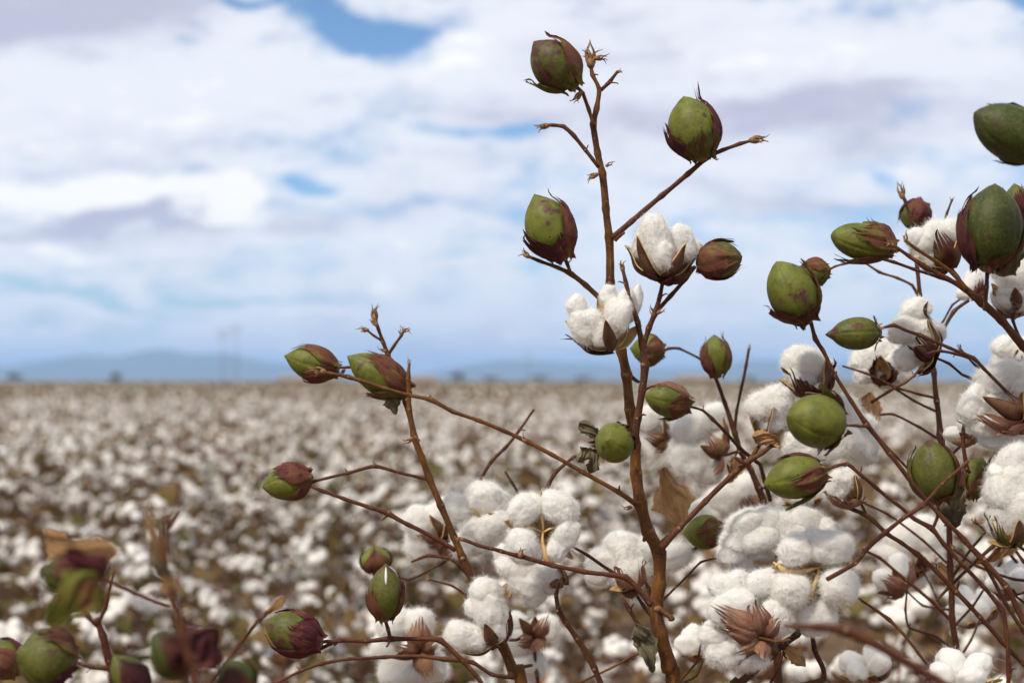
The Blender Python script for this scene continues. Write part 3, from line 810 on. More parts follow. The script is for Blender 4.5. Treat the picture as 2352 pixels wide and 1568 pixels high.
def field_plant(seed, hi):
    """a cotton plant with its foot at the origin -> stem bag, foliage bag, list of boll places."""
    g = np.random.default_rng(seed); h = g.uniform(.70, .93); st = Bag(); lf = Bag(); places = []
    lean = g.normal(size=2) * .04; ns = 6 if hi else 4
    ax = lambda z: np.array((lean[0] * z / h + .012 * math.sin(z * 9 + seed), lean[1] * z / h + .012 * math.cos(z * 7 + seed), z))
    zs = np.linspace(0, h, 6); tube(st, [(*ax(z), .0065 * (1 - .75 * z / h)) for z in zs], ns, seed, .06 if hi else .2, False, (0, 0), .3)
    nb = int(g.integers(12, 16))
    for k in range(nb):
        z = h * (.30 + .70 * (k + g.random()) / nb); q = k * 2.4 + g.normal() * .4; L = g.uniform(.09, .24) * (1.15 - .75 * z / h)
        o = np.array((math.cos(q), math.sin(q), 0)); p0 = ax(z); p1 = p0 + o * L * .55 + (0, 0, L * .28); p2 = p0 + o * L + (0, 0, L * .30 + g.normal() * .02)
        tube(st, [(*p0, .0034), (*p1, .0028), (*p2, .0022)], ns - 1 if hi else 3, seed + k, .05 if hi else .2, False, (0, 0), .3)
        places.append((p2, unit(o * .5 + np.array((0, 0, .8)) + g.normal(size=3) * .45), g.uniform(0, 6), g.uniform(.8, 1.2), g.random()))
        if g.random() < .75 and L > .1:
            p3 = p0 + o * L * .5 + (0, 0, L * .22); places.append((p3 + g.normal(size=3) * .014, unit(o * .3 + np.array((0, 0, .7)) + g.normal(size=3) * .6), g.uniform(0, 6), g.uniform(.7, 1.1), g.random()))
        for j in range(2 if hi else 1):                 # the few leaves left on it
            if g.random() < .72:
                c = p1 + g.normal(size=3) * .05; e = unit(g.normal(size=3) * (1, 1, .6)); e2 = unit(np.cross(e, g.normal(size=3))); sz = g.uniform(.016, .042); e3 = np.cross(e, e2) * sz * .35
                V = np.array([c - e * sz, c - e * sz * .2 + e2 * sz * .75 + e3, c + e * sz * .35 + e2 * sz * .45, c + e * sz * 1.1 - e3, c + e * sz * .3 - e2 * sz * .5, c - e * sz * .25 - e2 * sz * .7 + e3, c])
                lf.add(V, T=np.array([(0, 1, 6), (1, 2, 6), (2, 3, 6), (3, 4, 6), (4, 5, 6), (5, 0, 6)]), U=V[:, :2] * 9)
    return st, lf, places


def closed_boll():
    bag = Bag(); P, T = ico(2); V = P * (.014, .014, .019); V[:, 2] += .018; bag.add(V, T, m=0); return bag


BOLLS = []
for k in range(7):
    me = field_boll(300 + k, 3).make('open_boll', [M['flint'], M['fbrown']], None, (0, 0, 0)); BOLLS.append(me.data); bpy.data.objects.remove(me)
CB = closed_boll().make('closed_boll', [M['fgreen']], None, (0, 0, 0)); CBM = CB.data; bpy.data.objects.remove(CB)
NEARV = []; FARV = []
for k in range(10):
    st, lf, pl = field_plant(700 + k, True)
    a = st.make('stem', [M['fstem']], None, (0, 0, 0)); c = lf.make('foliage', [M['fleaf']], None, (0, 0, 0))
    NEARV.append((a.data, c.data, pl)); bpy.data.objects.remove(a); bpy.data.objects.remove(c)
LOWB = [field_boll(400 + k, 2) for k in range(5)]; LOWC = closed_boll()
for k in range(9):
    st, lf, pl = field_plant(800 + k, True); bb = Bag()
    for (p, A, spin, s, rr) in pl:
        if rr < .30: continue
        merge(bb, LOWB[int(rr * 97) % 5], rot_to(A, spin), p, s)
    a = st.make('stem', [M['fstem']], None, (0, 0, 0)); c = lf.make('foliage', [M['fleaf']], None, (0, 0, 0)); e = bb.make('open_bolls', [M['flint'], M['fbrown']], None, (0, 0, 0))
    FARV.append((a.data, c.data, e.data))
    for o in (a, c, e): bpy.data.objects.remove(o)

g = np.random.default_rng(11)
spots = []
row_dir = np.array((.16, 1.0)); row_dir /= np.linalg.norm(row_dir); row_n = np.array((row_dir[1], -row_dir[0]))
for i in range(-20, 21):
    for j in range(0, 260):
        p = row_n * (i * .62 + g.normal() * .10) + row_dir * (j * .17 + g.normal() * .05)
        if p[1] < 1.8 or p[1] > 13 or abs(p[0]) > p[1] * .47 + .35: continue
        spots.append((math.hypot(*p) + (1.2 if abs(p[0]) > p[1] * .375 + .25 else 0), p[0], p[1]))
spots.sort(); RINGD = spots[min(299, len(spots) - 1)][0]
GRP = 'cotton plants of the field behind'
for k, (dist, x, y) in enumerate(spots[:300]):
    r = bpy.data.objects.new('cotton_plant', None); COL.objects.link(r); r.location = (x, y, 0); r.rotation_euler = (0, 0, g.uniform(0, 6.28)); s = g.uniform(.9, 1.08); r.scale = (s, s, s)
    r.empty_display_size = .05
    r['label'] = 'out of focus cotton plant with open white bolls in the field behind'; r['category'] = 'cotton plant'; r['group'] = GRP
    if k < 110:
        a, c, pl = NEARV[int(g.integers(0, 10))]
        for nm, me in (('stem', a), ('foliage', c)):
            o = bpy.data.objects.new(nm, me); COL.objects.link(o); o.parent = r
        for (p, A, spin, sc_, rr) in pl:
            if .10 < rr < .28: continue
            cl = rr < .10
            o = bpy.data.objects.new('closed_boll' if cl else 'open_boll', CBM if cl else BOLLS[int(rr * 997) % 7]); COL.objects.link(o); o.parent = r
            R3 = rot_to(A, spin); from_m = __import__('mathutils').Matrix([list(q) for q in R3]); o.location = p; o.rotation_euler = from_m.to_euler(); o.scale = (sc_,) * 3
    else:
        a, c, e = FARV[int(g.integers(0, 9))]
        for nm, me in (('stem', a), ('foliage', c), ('open_bolls', e)):
            o = bpy.data.objects.new(nm, me); COL.objects.link(o); o.parent = r
            if nm == 'open_bolls': o['kind'] = 'stuff'

# the rest of the field: one mass
P1, T1 = ico(1)


def blobs(bag, C, sx, sz, m, seed):
    g = np.random.default_rng(seed); n = len(C); q = g.uniform(0, 6.28, n)
    V = P1[None] * (1 + .30 * g.normal(size=(n, 12, 1)))
    ca, sa = np.cos(q)[:, None], np.sin(q)[:, None]
    X = V[..., 0] * ca - V[..., 1] * sa; Y = V[..., 0] * sa + V[..., 1] * ca
    V = np.stack([X * sx[:, None], Y * sx[:, None], V[..., 2] * sz[:, None]], -1) + C[:, None, :]
    T = (T1[None] + (np.arange(n) * 12)[:, None, None]).reshape(-1, 3); bag.add(V.reshape(-1, 3), T, m=m)


def flakes(bag, C, sz, m, seed):
    g = np.random.default_rng(seed); n = len(C); e = g.normal(size=(n, 3)) * (1, 1, .7); e /= np.linalg.norm(e, axis=1)[:, None]; e2 = np.cross(e, g.normal(size=(n, 3))); e2 /= np.linalg.norm(e2, axis=1)[:, None]
    s = sz[:, None]; V = np.stack([C - e * s, C + e2 * s * .6, C + e * s, C - e2 * s * .6], 1).reshape(-1, 3)
    bag.add(V, Q=np.arange(n * 4).reshape(-1, 4), m=m, U=V[:, :2] * 3)


def wedge(y0, y1, dens, seed, margin=.72):
    g = np.random.default_rng(seed); A = margin * (y1 * y1 - y0 * y0); n = int(A * dens)
    y = np.sqrt(g.uniform(y0 * y0, y1 * y1, n)); return np.stack([g.uniform(-1, 1, n) * (y * margin + .5), y], 1)


mass = Bag(); g = np.random.default_rng(77)
used = np.array([(x, y) for (_, x, y) in spots[:300]])
P = np.array([(x, y) for (_, x, y) in spots[300:]] or [(0, 14)])
P = np.concatenate([P, wedge(13, 32, 6.2, 1)]); n = len(P)


def scatter(P, per, rx, zlo, zhi, seed, zp=1.0):
    g = np.random.default_rng(seed); n = len(P) * per; h = np.repeat(np.random.default_rng(seed // 10).uniform(.86, 1.06, len(P)), per)
    z = zlo + (zhi - zlo) * g.random(n) ** zp
    return np.column_stack([np.repeat(P, per, 0) + g.normal(size=(n, 2)) * rx, z * h])


C = scatter(P, 8, .07, .38, .86, 100, .8); k = len(C); blobs(mass, C, g.uniform(.020, .036, k), g.uniform(.022, .037, k), 0, 1)
C = scatter(P, 7, .10, .25, .86, 101); blobs(mass, C, g.uniform(.008, .020, len(C)), g.uniform(.01, .03, len(C)), 1, 2)
C = scatter(P, 14, .11, .15, .86, 102); flakes(mass, C, g.uniform(.02, .05, len(C)), 2, 3)
C = scatter(P, 5, .06, .2, .80, 103); e = np.zeros_like(C); blobs(mass, C, np.full(len(C), .006), g.uniform(.08, .16, len(C)), 3, 4)
P = wedge(32, 95, 1.5, 2)
C = scatter(P, 7, .30, .46, .88, 110, .8); blobs(mass, C, g.uniform(.025, .055, len(C)), g.uniform(.03, .05, len(C)), 0, 5)
C = scatter(P, 8, .32, .35, .86, 111); blobs(mass, C, g.uniform(.02, .06, len(C)), g.uniform(.03, .07, len(C)), 1, 6)
C = scatter(P, 20, .32, .40, .90, 112); flakes(mass, C, g.uniform(.04, .10, len(C)), 2, 7)
P = wedge(95, 290, .22, 3)
C = scatter(P, 7, .9, .50, .87, 120, .8); blobs(mass, C, g.uniform(.06, .16, len(C)), g.uniform(.035, .055, len(C)), 0, 8)
C = scatter(P, 9, .9, .40, .87, 121); blobs(mass, C, g.uniform(.06, .18, len(C)), g.uniform(.04, .08, len(C)), 1, 9)
C = scatter(P, 16, .9, .5, .90, 122); flakes(mass, C, g.uniform(.10, .22, len(C)), 2, 10)
ms = mass.make('cotton_field', [M['flint'], M['fbrown'], M['fleaf'], M['fstem']], None, (0, 0, 0))
ms['kind'] = 'stuff'; ms['label'] = 'wide field of ripe white cotton running to the horizon'; ms['category'] = 'cotton field'

# ------------------------------------------------------------------ the air
hz = Bag(); box(hz, (-11900, -2900, -12), (11900, 20900, 290)); hzo = hz.make('haze', [], None, (0, 0, 0), smooth=False)
hm = bpy.data.materials.new('haze_air'); hm.use_nodes = True; hm.node_tree.nodes.clear()
pv = hm.node_tree.nodes.new('ShaderNodeVolumePrincipled'); pv.inputs['Color'].default_value = (.40, .63, 1.0, 1); pv.inputs['Density'].default_value = 1.15 / 9500; pv.inputs['Anisotropy'].default_value = .2
oo = hm.node_tree.nodes.new('ShaderNodeOutputMaterial'); hm.node_tree.links.new(pv.outputs[0], oo.inputs['Volume'])
hzo.data.materials.append(hm); hzo['kind'] = 'stuff'
# ================================================================== the cotton plants close to the camera
P3 = lambda phi, h, o=.15, wd=58, m='bp': (phi, h, o, wd, m)

# ---- A: the tall plant in the middle
plant('A', 'tallest cotton plant, golden brown stem rising above the horizon with green bolls at its top', 1590, 1.0)
S('A', [(1357, 150, 11), (1361, 172, 13), (1377, 205, 14), (1370, 250, 16), (1362, 285, 19), (1373, 350, 20), (1383, 400, 22), (1392, 480, 22), (1400, 545, 25), (1401, 650, 25), (1408, 740, 26),
        (1425, 805, 29), (1438, 860, 30), (1449, 940, 30), (1457, 1020, 33), (1462, 1090, 33), (1470, 1155, 36), (1490, 1220, 37), (1516, 1268, 40), (1511, 1340, 37), (1508, 1395, 42), (1516, 1450, 42), (1534, 1530, 44), (1550, 1620, 46)],
  1.0, 'stem', 18, ground=1)
bud('A', 1357, 146, 46, 1.0, (-.1, -1), n=9); bud('A', 1372, 134, 26, .995, (1, -.2), n=5)
S('A', [(1380, 207, 12), (1400, 188, 11), (1419, 164, 10)], 1.0, 'stemp'); bud('A', 1418, 166, 12, 1.0, (1, -.3))
S('A', [(1364, 290, 12), (1352, 252, 11), (1339, 214, 11)], .995, 'stem'); bud('A', 1332, 216, 26, .99, (-.6, .8), n=6)
S('A', [(1341, 216, 11), (1330, 205, 10), (1316, 194, 10)], .995, 'stem')
G('A', (1317, 198), (1230, 100), 112, .995, 25, [P3(72, .86, .30, 62, 'bp'), P3(-95, .55, .55, 46, 'bg'), P3(10, .30, .35, 40, 'bg')], 'greenp', pt=.6, teeth=6)
S('A', [(1375, 384, 13), (1345, 345, 12), (1318, 312, 12), (1294, 291, 12), (1268, 288, 10), (1252, 288, 10)], .99, 'stemp'); bud('A', 1256, 289, 26, .99, (-1, .1), n=7)
bud('A', 1368, 402, 26, .985, (-.8, .4), n=5); bud('A', 1395, 380, 18, .985, (1, -.5), n=3)
S('A', [(1408, 546, 20), (1450, 508, 17), (1520, 450, 16), (1580, 400, 15), (1622, 363, 16), (1660, 345, 12), (1700, 330, 11), (1732, 322, 9)], .995, 'stemp')
bud('A', 1728, 322, 34, .995, (1, -.05), n=6); bud('A', 1640, 362, 16, .99, (1, .5), n=2, mat='bud')
S('A', [(1412, 552, 12), (1424, 541, 9), (1434, 534, 9)], .99, 'stemp', node=None) if False else S('A', [(1412, 552, 12), (1424, 541, 9), (1434, 534, 9)], .99, 'stemp')
G('A', (1612, 360), (1572, 228), 124, .99, 10, [P3(92, 1.02, .06, 60, 'bp'), P3(-82, .62, .18, 48, 'bd'), P3(4, .34, .10, 62, 'bg')], 'green', teeth=7, pt=.55)
S('A', [(1385, 690, 17), (1345, 655, 15), (1311, 629, 15), (1280, 614, 11), (1240, 600, 10), (1212, 588, 10)], .995, 'stem')
bud('A', 1212, 588, 24, .995, (-.7, -.7), n=5, mat='bud')
S('A', [(1311, 629, 12), (1303, 605, 11), (1292, 580, 11)], .992, 'stem')
G('A', (1292, 590), (1230, 452), 118, .985, 15, [P3(78, .84, .28, 62, 'bp'), P3(-70, .52, .42, 56, 'bd'), P3(15, .30, .14, 46, 'bp')], 'green', teeth=7)
# second stem in front and its fork
S('A', [(1458, 1022, 26), (1465, 960, 22), (1474, 895, 22), (1483, 838, 25), (1474, 790, 19), (1464, 740, 16), (1448, 690, 14), (1438, 650, 12), (1430, 618, 11)], .965, 'stemd', 14)
bud('A', 1430, 618, 26, .965, (-.2, -1), n=6)
S('A', [(1483, 838, 18), (1478, 800, 15), (1490, 755, 16), (1505, 718, 18), (1515, 680, 13), (1522, 645, 12)], 1.0, 'stemp')
S('A', [(1505, 718, 15), (1540, 680, 13), (1575, 640, 13), (1596, 612, 12)], 1.01, 'stemp')
bud('A', 1500, 722, 22, .99, (-.4, -1), n=3); bud('A', 1513, 718, 20, .99, (1, -.6), n=3)
O('A', (1518, 640), .995, (.05, -1, .25),
  [(1474, 560, 42, 27, 78, -6), (1507, 556, 58, 36, 96, 16), (1524, 585, 40, 30, 85, 26), (1572, 562, 44, 28, 103, 4), (1545, 572, 40, 30, 90, -26), (1592, 575, 28, 18, 80, -10)],
  [(1472, 536, 24, 30), (1569, 552, 26, 32), (1443, 556, -6, 30), (1607, 553, -4, 26), (1530, 548, -50, 30)], [(1470, 600, 10, 26), (1610, 610, 10, 30), (1560, 640, 30, 22)], 'bd', fz=.7)
G('A', (1607, 605), (1700, 590), 92, 1.0, 35, [P3(0, .96, .12, 68, 'bp'), P3(122, .90, .12, 66, 'bp'), P3(-118, .80, .50, 60, 'bg')], 'greenp', teeth=7, pt=.5)
O('A', (1402, 800), .965, (-.1, -.75, .65),
  [(1326, 702, 26, 24, 60, 2), (1349, 748, 52, 38, 118, 8), (1375, 765, 30, 24, 110, 14), (1412, 735, 50, 33, 80, 14), (1399, 676, 26, 22, 60, -14), (1438, 690, 36, 22, 75, -12), (1456, 700, 46, 18, 72, -30)],
  [(1301, 731, -4, 28), (1389, 728, 34, 20), (1437, 705, 22, 26), (1471, 742, 0, 28), (1374, 676, -22, 24)], [(1300, 770, 0, 18)], 'bd', fz=1.0)
# small boll facing us, ragged leaf beside it
S('A', [(1452, 1020, 14), (1443, 1022, 14), (1430, 1022, 12)], .985, 'stem'); bud('A', 1440, 1018, 18, .97, (0, -1), n=4)
G('A', (1425, 1020), (1396, 1012), 96, .97, 82, [P3(60, .62, .05, 60, 'bd'), P3(-150, .45, .3, 44, 'bg')], 'green', pt=.6, teeth=5)
leaf('A', (1372, 1000), (1330, 970), 36, .985, 'gleaf', lobes=2, fold=.5); leaf('A', (1374, 1035), (1354, 1088), 32, .985, 'gleaf', lobes=3, fold=.5); leaf('A', (1360, 1030), (1326, 1060), 32, .99, 'gleaf', lobes=4, fold=.4)
S('A', [(1340, 1042, 8), (1316, 1050, 9), (1276, 1085, 12), (1256, 1122, 13), (1248, 1160, 12)], 1.03, 'stemd')
# long branch to the left
S('A', [(1462, 1158, 18), (1420, 1130, 14), (1340, 1085, 14), (1270, 1045, 13), (1215, 1015, 15), (1160, 990, 13), (1100, 965, 12), (1040, 945, 12), (990, 918, 15), (940, 907, 11), (880, 890, 11), (800, 866, 13), (760, 858, 9), (735, 853, 9)], .985, 'stem')
bud('A', 742, 853, 30, .985, (-1, -.15), n=7); bud('A', 1207, 1012, 18, .98, (-.4, -.9), n=3); bud('A', 1447, 1165, 22, .98, (-1, .2), n=3)
# right branch to the big open boll
S('A', [(1519, 1258, 24), (1560, 1213, 18), (1620, 1150, 17), (1680, 1092, 17), (1716, 1062, 20), (1750, 1040, 14), (1775, 1022, 12)], .985, 'stemp', 14)
S('A', [(1716, 1066, 12), (1700, 1058, 10), (1688, 1050, 10)], .98, 'stemp')
S('A', [(1716, 1064, 14), (1735, 1035, 12), (1752, 1012, 12)], .99, 'stem')
# lower left branch
S('A', [(1497, 1388, 22), (1466, 1352, 17), (1436, 1324, 19), (1400, 1320, 14), (1340, 1312, 14), (1270, 1298, 14), (1195, 1276, 15), (1150, 1265, 12), (1100, 1252, 11), (1064, 1238, 12)], .965, 'stemp')
bud('A', 1062, 1238, 24, .965, (-1, -.2), n=5); bud('A', 1196, 1274, 28, .96, (.3, -1), n=3, mat='bud')
S('A', [(1500, 1476, 17), (1470, 1440, 13), (1446, 1400, 13), (1430, 1372, 12)], 1.01, 'stemd')
S('A', [(1506, 1440, 14), (1500, 1400, 12), (1490, 1350, 11), (1478, 1330, 10)], 1.02, 'stemd')
leaf('A', (1474, 1440), (1500, 1545), 42, .99, 'gleaf', lobes=2, fold=.4, name='hanging_leaf')
leaf('A', (1480, 1475), (1460, 1432), 34, .985, 'gleaf', lobes=1, fold=.4)
leaf('A', (1562, 1210), (1524, 1072), 74, 1.10, 'dleaf', lobes=3, fold=.25, face=(-.2, 0, 1))
S('A', [(1512, 1250, 12), (1540, 1225, 7), (1562, 1208, 6)], 1.06, 'stemd')
S('A', [(1480, 1560, 9), (1420, 1528, 6), (1330, 1568, 6)], 1.0, 'bud') if False else S('A', [(1530, 1490, 8), (1465, 1500, 8), (1400, 1535, 7), (1320, 1572, 7)], 1.02, 'stem')
G('A', (1660, 1218), (1572, 1225), 84, 1.07, -10, [P3(0, .62, .2, 62, 'bp'), P3(180, .6, .2, 60, 'bp')], 'green')
S('A', [(1512, 1300, 12), (1590, 1262, 8), (1662, 1220, 8)], 1.08, 'stemp')
# the five-lock boll seen from the front, and the one hanging below it
S('A', [(1420, 1322, 12), (1350, 1275, 9), (1310, 1252, 9), (1265, 1225, 9)], 1.03, 'stemp')
O('A', (1250, 1224), 1.0, (-.05, -.15, 1),
  [(1200, 1176, 40, 35, 50, 32), (1224, 1160, 30, 29, 70, 26), (1281, 1165, 47, 38, -25, 28), (1302, 1190, 28, 26, 60, 30), (1303, 1226, 42, 31, 58, 38), (1281, 1258, 36, 26, 62, 38), (1202, 1252, 40, 37, 100, 44), (1222, 1272, 28, 24, 20, 38)],
  [(1162, 1198, 26, 34), (1243, 1132, 26, 16), (1331, 1198, 24, 26), (1262, 1296, 44, 24), (1318, 1285, 0, 24)], [(1330, 1270, -10, 16)], 'bt', husk='coutt', fz=.55, lump=.08,
  seams=[[(1247, 1222, 40, 4), (1247, 1205, 43, 6), (1243, 1185, 44, 9), (1240, 1165, 40, 8), (1243, 1138, 28, 5), (1246, 1120, 20, 2)], [(1247, 1222, 40, 4), (1226, 1213, 43, 6), (1200, 1208, 44, 9), (1180, 1200, 38, 14), (1160, 1196, 26, 4)], [(1247, 1222, 40, 4), (1262, 1214, 42, 5), (1280, 1209, 36, 3)], [(1247, 1222, 40, 4), (1246, 1242, 52, 7), (1251, 1265, 58, 10), (1257, 1290, 54, 13), (1268, 1302, 40, 4)]])
O('A', (1288, 1328), 1.03, (-.7, .6, .3), [(1175, 1300, 44, 30, -30, 6), (1210, 1325, 50, 40, -20, 12), (1255, 1330, 44, 36, 10, 4), (1225, 1362, 30, 28, -60, 8), (1160, 1275, 30, 22, -50, 0)],
  [(1262, 1350, 20, 22), (1290, 1308, 16, 24)], [(1272, 1352, 24, 10), (1300, 1318, 10, 22)], 'bt', fz=1.6, lump=.17)
S('A', [(1384, 1580, 19), (1366, 1535, 18), (1352, 1505, 22), (1325, 1465, 17), (1302, 1430, 18), (1284, 1400, 16), (1277, 1365, 12), (1284, 1338, 10)], 1.0, 'stemd', 14, ground=None)
S('A', [(1546, 1700, 20), (1450, 1640, 19), (1384, 1580, 19)], 1.0, 'stemd')
# fluffy bolls behind the stem
O('A', (1450, 1345), 1.06, (-.2, -.8, .4), [(1382, 1290, 36, 40, 90, 4), (1372, 1320, 26, 30, 60, 0), (1425, 1255, 40, 36, 20, 0), (1440, 1290, 52, 50, 90, 8), (1472, 1262, 30, 40, 80, -8), (1538, 1280, 34, 52, 100, -26)],
  [(1490, 1320, 10, 20), (1400, 1350, 10, 18)], [(1412, 1300, 40, 22), (1480, 1290, 34, 22), (1450, 1380, 20, 22)], 'bt', ldz=-38, fz=1.4, lump=.15)
S('A', [(1500, 1420, 12), (1478, 1390, 11), (1452, 1350, 10)], 1.06, 'stemd')

# ---- B: the leaning plant left of the middle
plant('B', 'leaning brown cotton plant left of the tallest one, forked twig at top', 1290, 1.04)
S('B', [(940, 838, 9), (937, 868, 14), (940, 940, 15), (951, 1003, 20), (968, 1050, 19), (986, 1098, 22), (1012, 1160, 20), (1042, 1232, 22), (1062, 1280, 24), (1092, 1345, 26), (1120, 1410, 28), (1150, 1470, 32), (1180, 1540, 34), (1200, 1600, 36)],
  1.045, 'stem', 16, ground=1)
bud('B', 940, 836, 16, 1.045, (.1, -1), n=3); bud('B', 944, 1008, 24, 1.03, (-1, .3), n=3)
S('B', [(955, 1015, 14), (944, 975, 13), (930, 925, 12), (915, 880, 12), (900, 845, 12), (891, 815, 15), (880, 785, 12), (869, 755, 10), (861, 728, 10)], 1.08, 'stemp')
bud('B', 861, 732, 32, 1.08, (0, -1), n=9); bud('B', 864, 745, 24, 1.075, (-.5, -.6), n=5)
S('B', [(891, 815, 11), (905, 795, 9), (922, 770, 8), (930, 755, 7)], 1.08, 'stemp'); bud('B', 928, 760, 18, 1.08, (.9, -.3), n=4); bud('B', 924, 765, 16, 1.08, (-.1, -1), n=3)
S('B', [(879, 783, 9), (858, 770, 7), (842, 757, 7)], 1.08, 'stemp'); bud('B', 843, 758, 20, 1.08, (-1, -.2), n=5); bud('B', 884, 806, 18, 1.07, (-.9, -.3), n=3, mat='bud')
S('B', [(905, 860, 9), (850, 845, 7), (800, 843, 8), (768, 845, 8)], 1.09, 'stemd'); bud('B', 790, 850, 18, 1.09, (-.5, 1), n=4)
G('B', (772, 848), (657, 818), 84, 1.08, 12, [P3(75, .80, .12, 62, 'bp'), P3(-55, .58, .12, 62, 'bp'), P3(190, .6, .1, 60, 'bt')], 'green', pt=.75)
G('B', (934, 898), (802, 820), 92, 1.055, 15, [P3(55, .74, .16, 66, 'bp'), P3(-70, .50, .55, 60, 'bg'), P3(175, .8, .1, 58, 'bp')], 'green', pt=.72)
leaf('B', (895, 905), (910, 952), 32, 1.05, 'gleaf', lobes=3, fold=.4)
S('B', [(990, 1102, 13), (930, 1088, 9), (860, 1070, 12), (800, 1085, 10), (716, 1106, 10)], 1.06, 'stemp'); bud('B', 860, 1068, 14, 1.05, (-.2, -1), n=2)
G('B', (712, 1096), (607, 1118), 88, 1.055, 10, [P3(52, .70, .14, 68, 'bp'), P3(-60, .45, .1, 50, 'bp'), P3(175, .6, .1, 55, 'bp')], 'green', pt=.6)
S('B', [(1046, 1262, 16), (1000, 1236, 14), (940, 1205, 13), (892, 1180, 16), (850, 1165, 12), (790, 1145, 11), (745, 1128, 12), (716, 1118, 10)], 1.02, 'stemp')
S('B', [(1100, 1345, 13), (1065, 1310, 10), (1035, 1283, 10), (985, 1275, 11), (945, 1290, 7)], 1.11, 'stemp')
S('B', [(1080, 1140, 11), (1105, 1098, 10), (1128, 1060, 12), (1160, 1028, 10), (1195, 985, 9), (1226, 940, 8)], 1.16, 'stemp')
S('B', [(1220, 1180, 10), (1195, 1140, 8), (1176, 1108, 8), (1160, 1082, 8)], 1.1, 'stemd')
O('B', (1165, 1180), 1.1, (-.6, -.5, .55), [(1112, 1140, 48, 40, -10, 10), (1145, 1150, 30, 30, 20, 0), (1052, 1168, 34, 38, 70, 0), (1075, 1195, 40, 28, -40, 0), (1140, 1185, 34, 32, 40, 4), (1110, 1210, 60, 38, 42, 18), (1066, 1252, 38, 32, 25, 14), (1100, 1240, 40, 34, 30, 8)],
  [(1085, 1168, 20, 18), (1120, 1172, 24, 20), (1156, 1140, 6, 16)], (), ldz=-8, fz=.9)
O('B', (1015, 1235), 1.2, (-.5, -.6, .3), [(960, 1200, 36, 40, 60, 0), (1000, 1190, 40, 34, 20, -6), (985, 1250, 50, 40, 0, -20), (1030, 1170, 34, 30, 0, -16)], [(980, 1182, 20, 18), (1020, 1200, 20, 18)],
  [(960, 1230, 28, 22), (985, 1262, 30, 24), (1030, 1290, 14, 22)], 'bt', ldz=-15, fz=.6, sub=4)
S('B', [(1080, 1330, 10), (1045, 1280, 9), (1018, 1240, 9)], 1.18, 'stemp')
O('B', (1135, 1478), 1.03, (-.3, -.9, .3), [(1112, 1362, 34, 36, 100, 2), (1122, 1400, 48, 40, 110, 6), (1142, 1430, 40, 34, 110, 2), (1090, 1392, 24, 26, 0, -6), (1062, 1455, 40, 34, -10, 16), (1085, 1462, 34, 32, 0, 16)],
  [(1112, 1425, 24, 20), (1172, 1440, 4, 22), (1050, 1490, 0, 26)], [(1178, 1392, 10, 9), (1172, 1420, 14, 9)], 'bd', ldz=-8, fz=1.2)
# lower bolls on their branch
S('B', [(1120, 1590, 16), (1098, 1556, 14), (1062, 1516, 14), (1012, 1470, 17), (960, 1467, 12), (896, 1466, 17), (840, 1472, 12), (778, 1470, 14), (740, 1487, 11), (716, 1500, 10)], .985, 'stemp'); S('B', [(1205, 1640, 18), (1120, 1590, 16)], .99, 'stemp')
S('B', [(778, 1472, 10), (752, 1472, 10), (728, 1474, 10)], .98, 'stemp')
S('B', [(897, 1466, 14), (892, 1445, 11), (884, 1420, 11)], .982, 'stemp')
G('B', (733, 1476), (613, 1428), 104, .98, 10, [P3(20, .56, .12, 60, 'bp'), P3(110, .84, .16, 56, 'bp'), P3(-75, .78, .14, 56, 'bp')], 'greenp', pt=.62, teeth=8)
G('B', (884, 1420), (886, 1298), 86, .98, 12, [P3(-48, .58, .10, 46, 'bp'), P3(98, .70, .10, 50, 'bp'), P3(190, .62, .1, 56, 'bp')], 'greenp', pt=.75, slit=True)
G('B', (868, 1312), (858, 1256), 74, 1.25, 8, [P3(10, .95, .2, 60, 'bp'), P3(130, .8, .2, 60, 'bp'), P3(-110, .8, .2, 60, 'bg')], 'green')
S('B', [(1035, 1283, 8), (940, 1330, 8), (868, 1312, 8)], 1.2, 'stemd')
S('B', [(1188, 1556, 15), (1130, 1548, 12), (1085, 1520, 12), (1020, 1513, 14), (960, 1506, 10), (885, 1508, 12), (800, 1512, 9), (740, 1522, 12), (690, 1540, 9), (610, 1580, 9)], 1.08, 'stemp')
O('B', (965, 1490), 1.16, (0, -.3, -.9), [(910, 1430, 46, 34, 20, -10), (960, 1430, 40, 34, -10, -10), (920, 1530, 60, 40, 0, -14), (985, 1530, 40, 40, 10, -14), (885, 1480, 30, 36, 80, -14)], [(898, 1508, 14, 22), (1000, 1500, 12, 20)],
  [(962, 1410, 26, 30), (905, 1490, 34, 22), (990, 1565, 20, 26), (1012, 1470, 20, 20)], 'bt', ldz=-15, fz=.6, sub=4)
O('B', (1225, 1460), 1.2, (-.2, -.2, -.9), [(1190, 1470, 40, 34, 0, -14), (1210, 1530, 50, 36, 10, -14), (1185, 1430, 30, 26, 30, -14), (1250, 1440, 34, 30, 0, -20)], [(1190, 1415, 20, 18), (1228, 1410, 16, 18)],
  [(1262, 1412, 24, 24), (1185, 1475, 28, 24), (1245, 1500, 24, 24)], 'bt', ldz=-15, fz=.6, sub=4)
S('B', [(1240, 1600, 14), (1232, 1540, 11), (1226, 1466, 9)], 1.2, 'stemp'); S('B', [(1196, 1640, 12), (1240, 1600, 14)], 1.15, 'stemp')

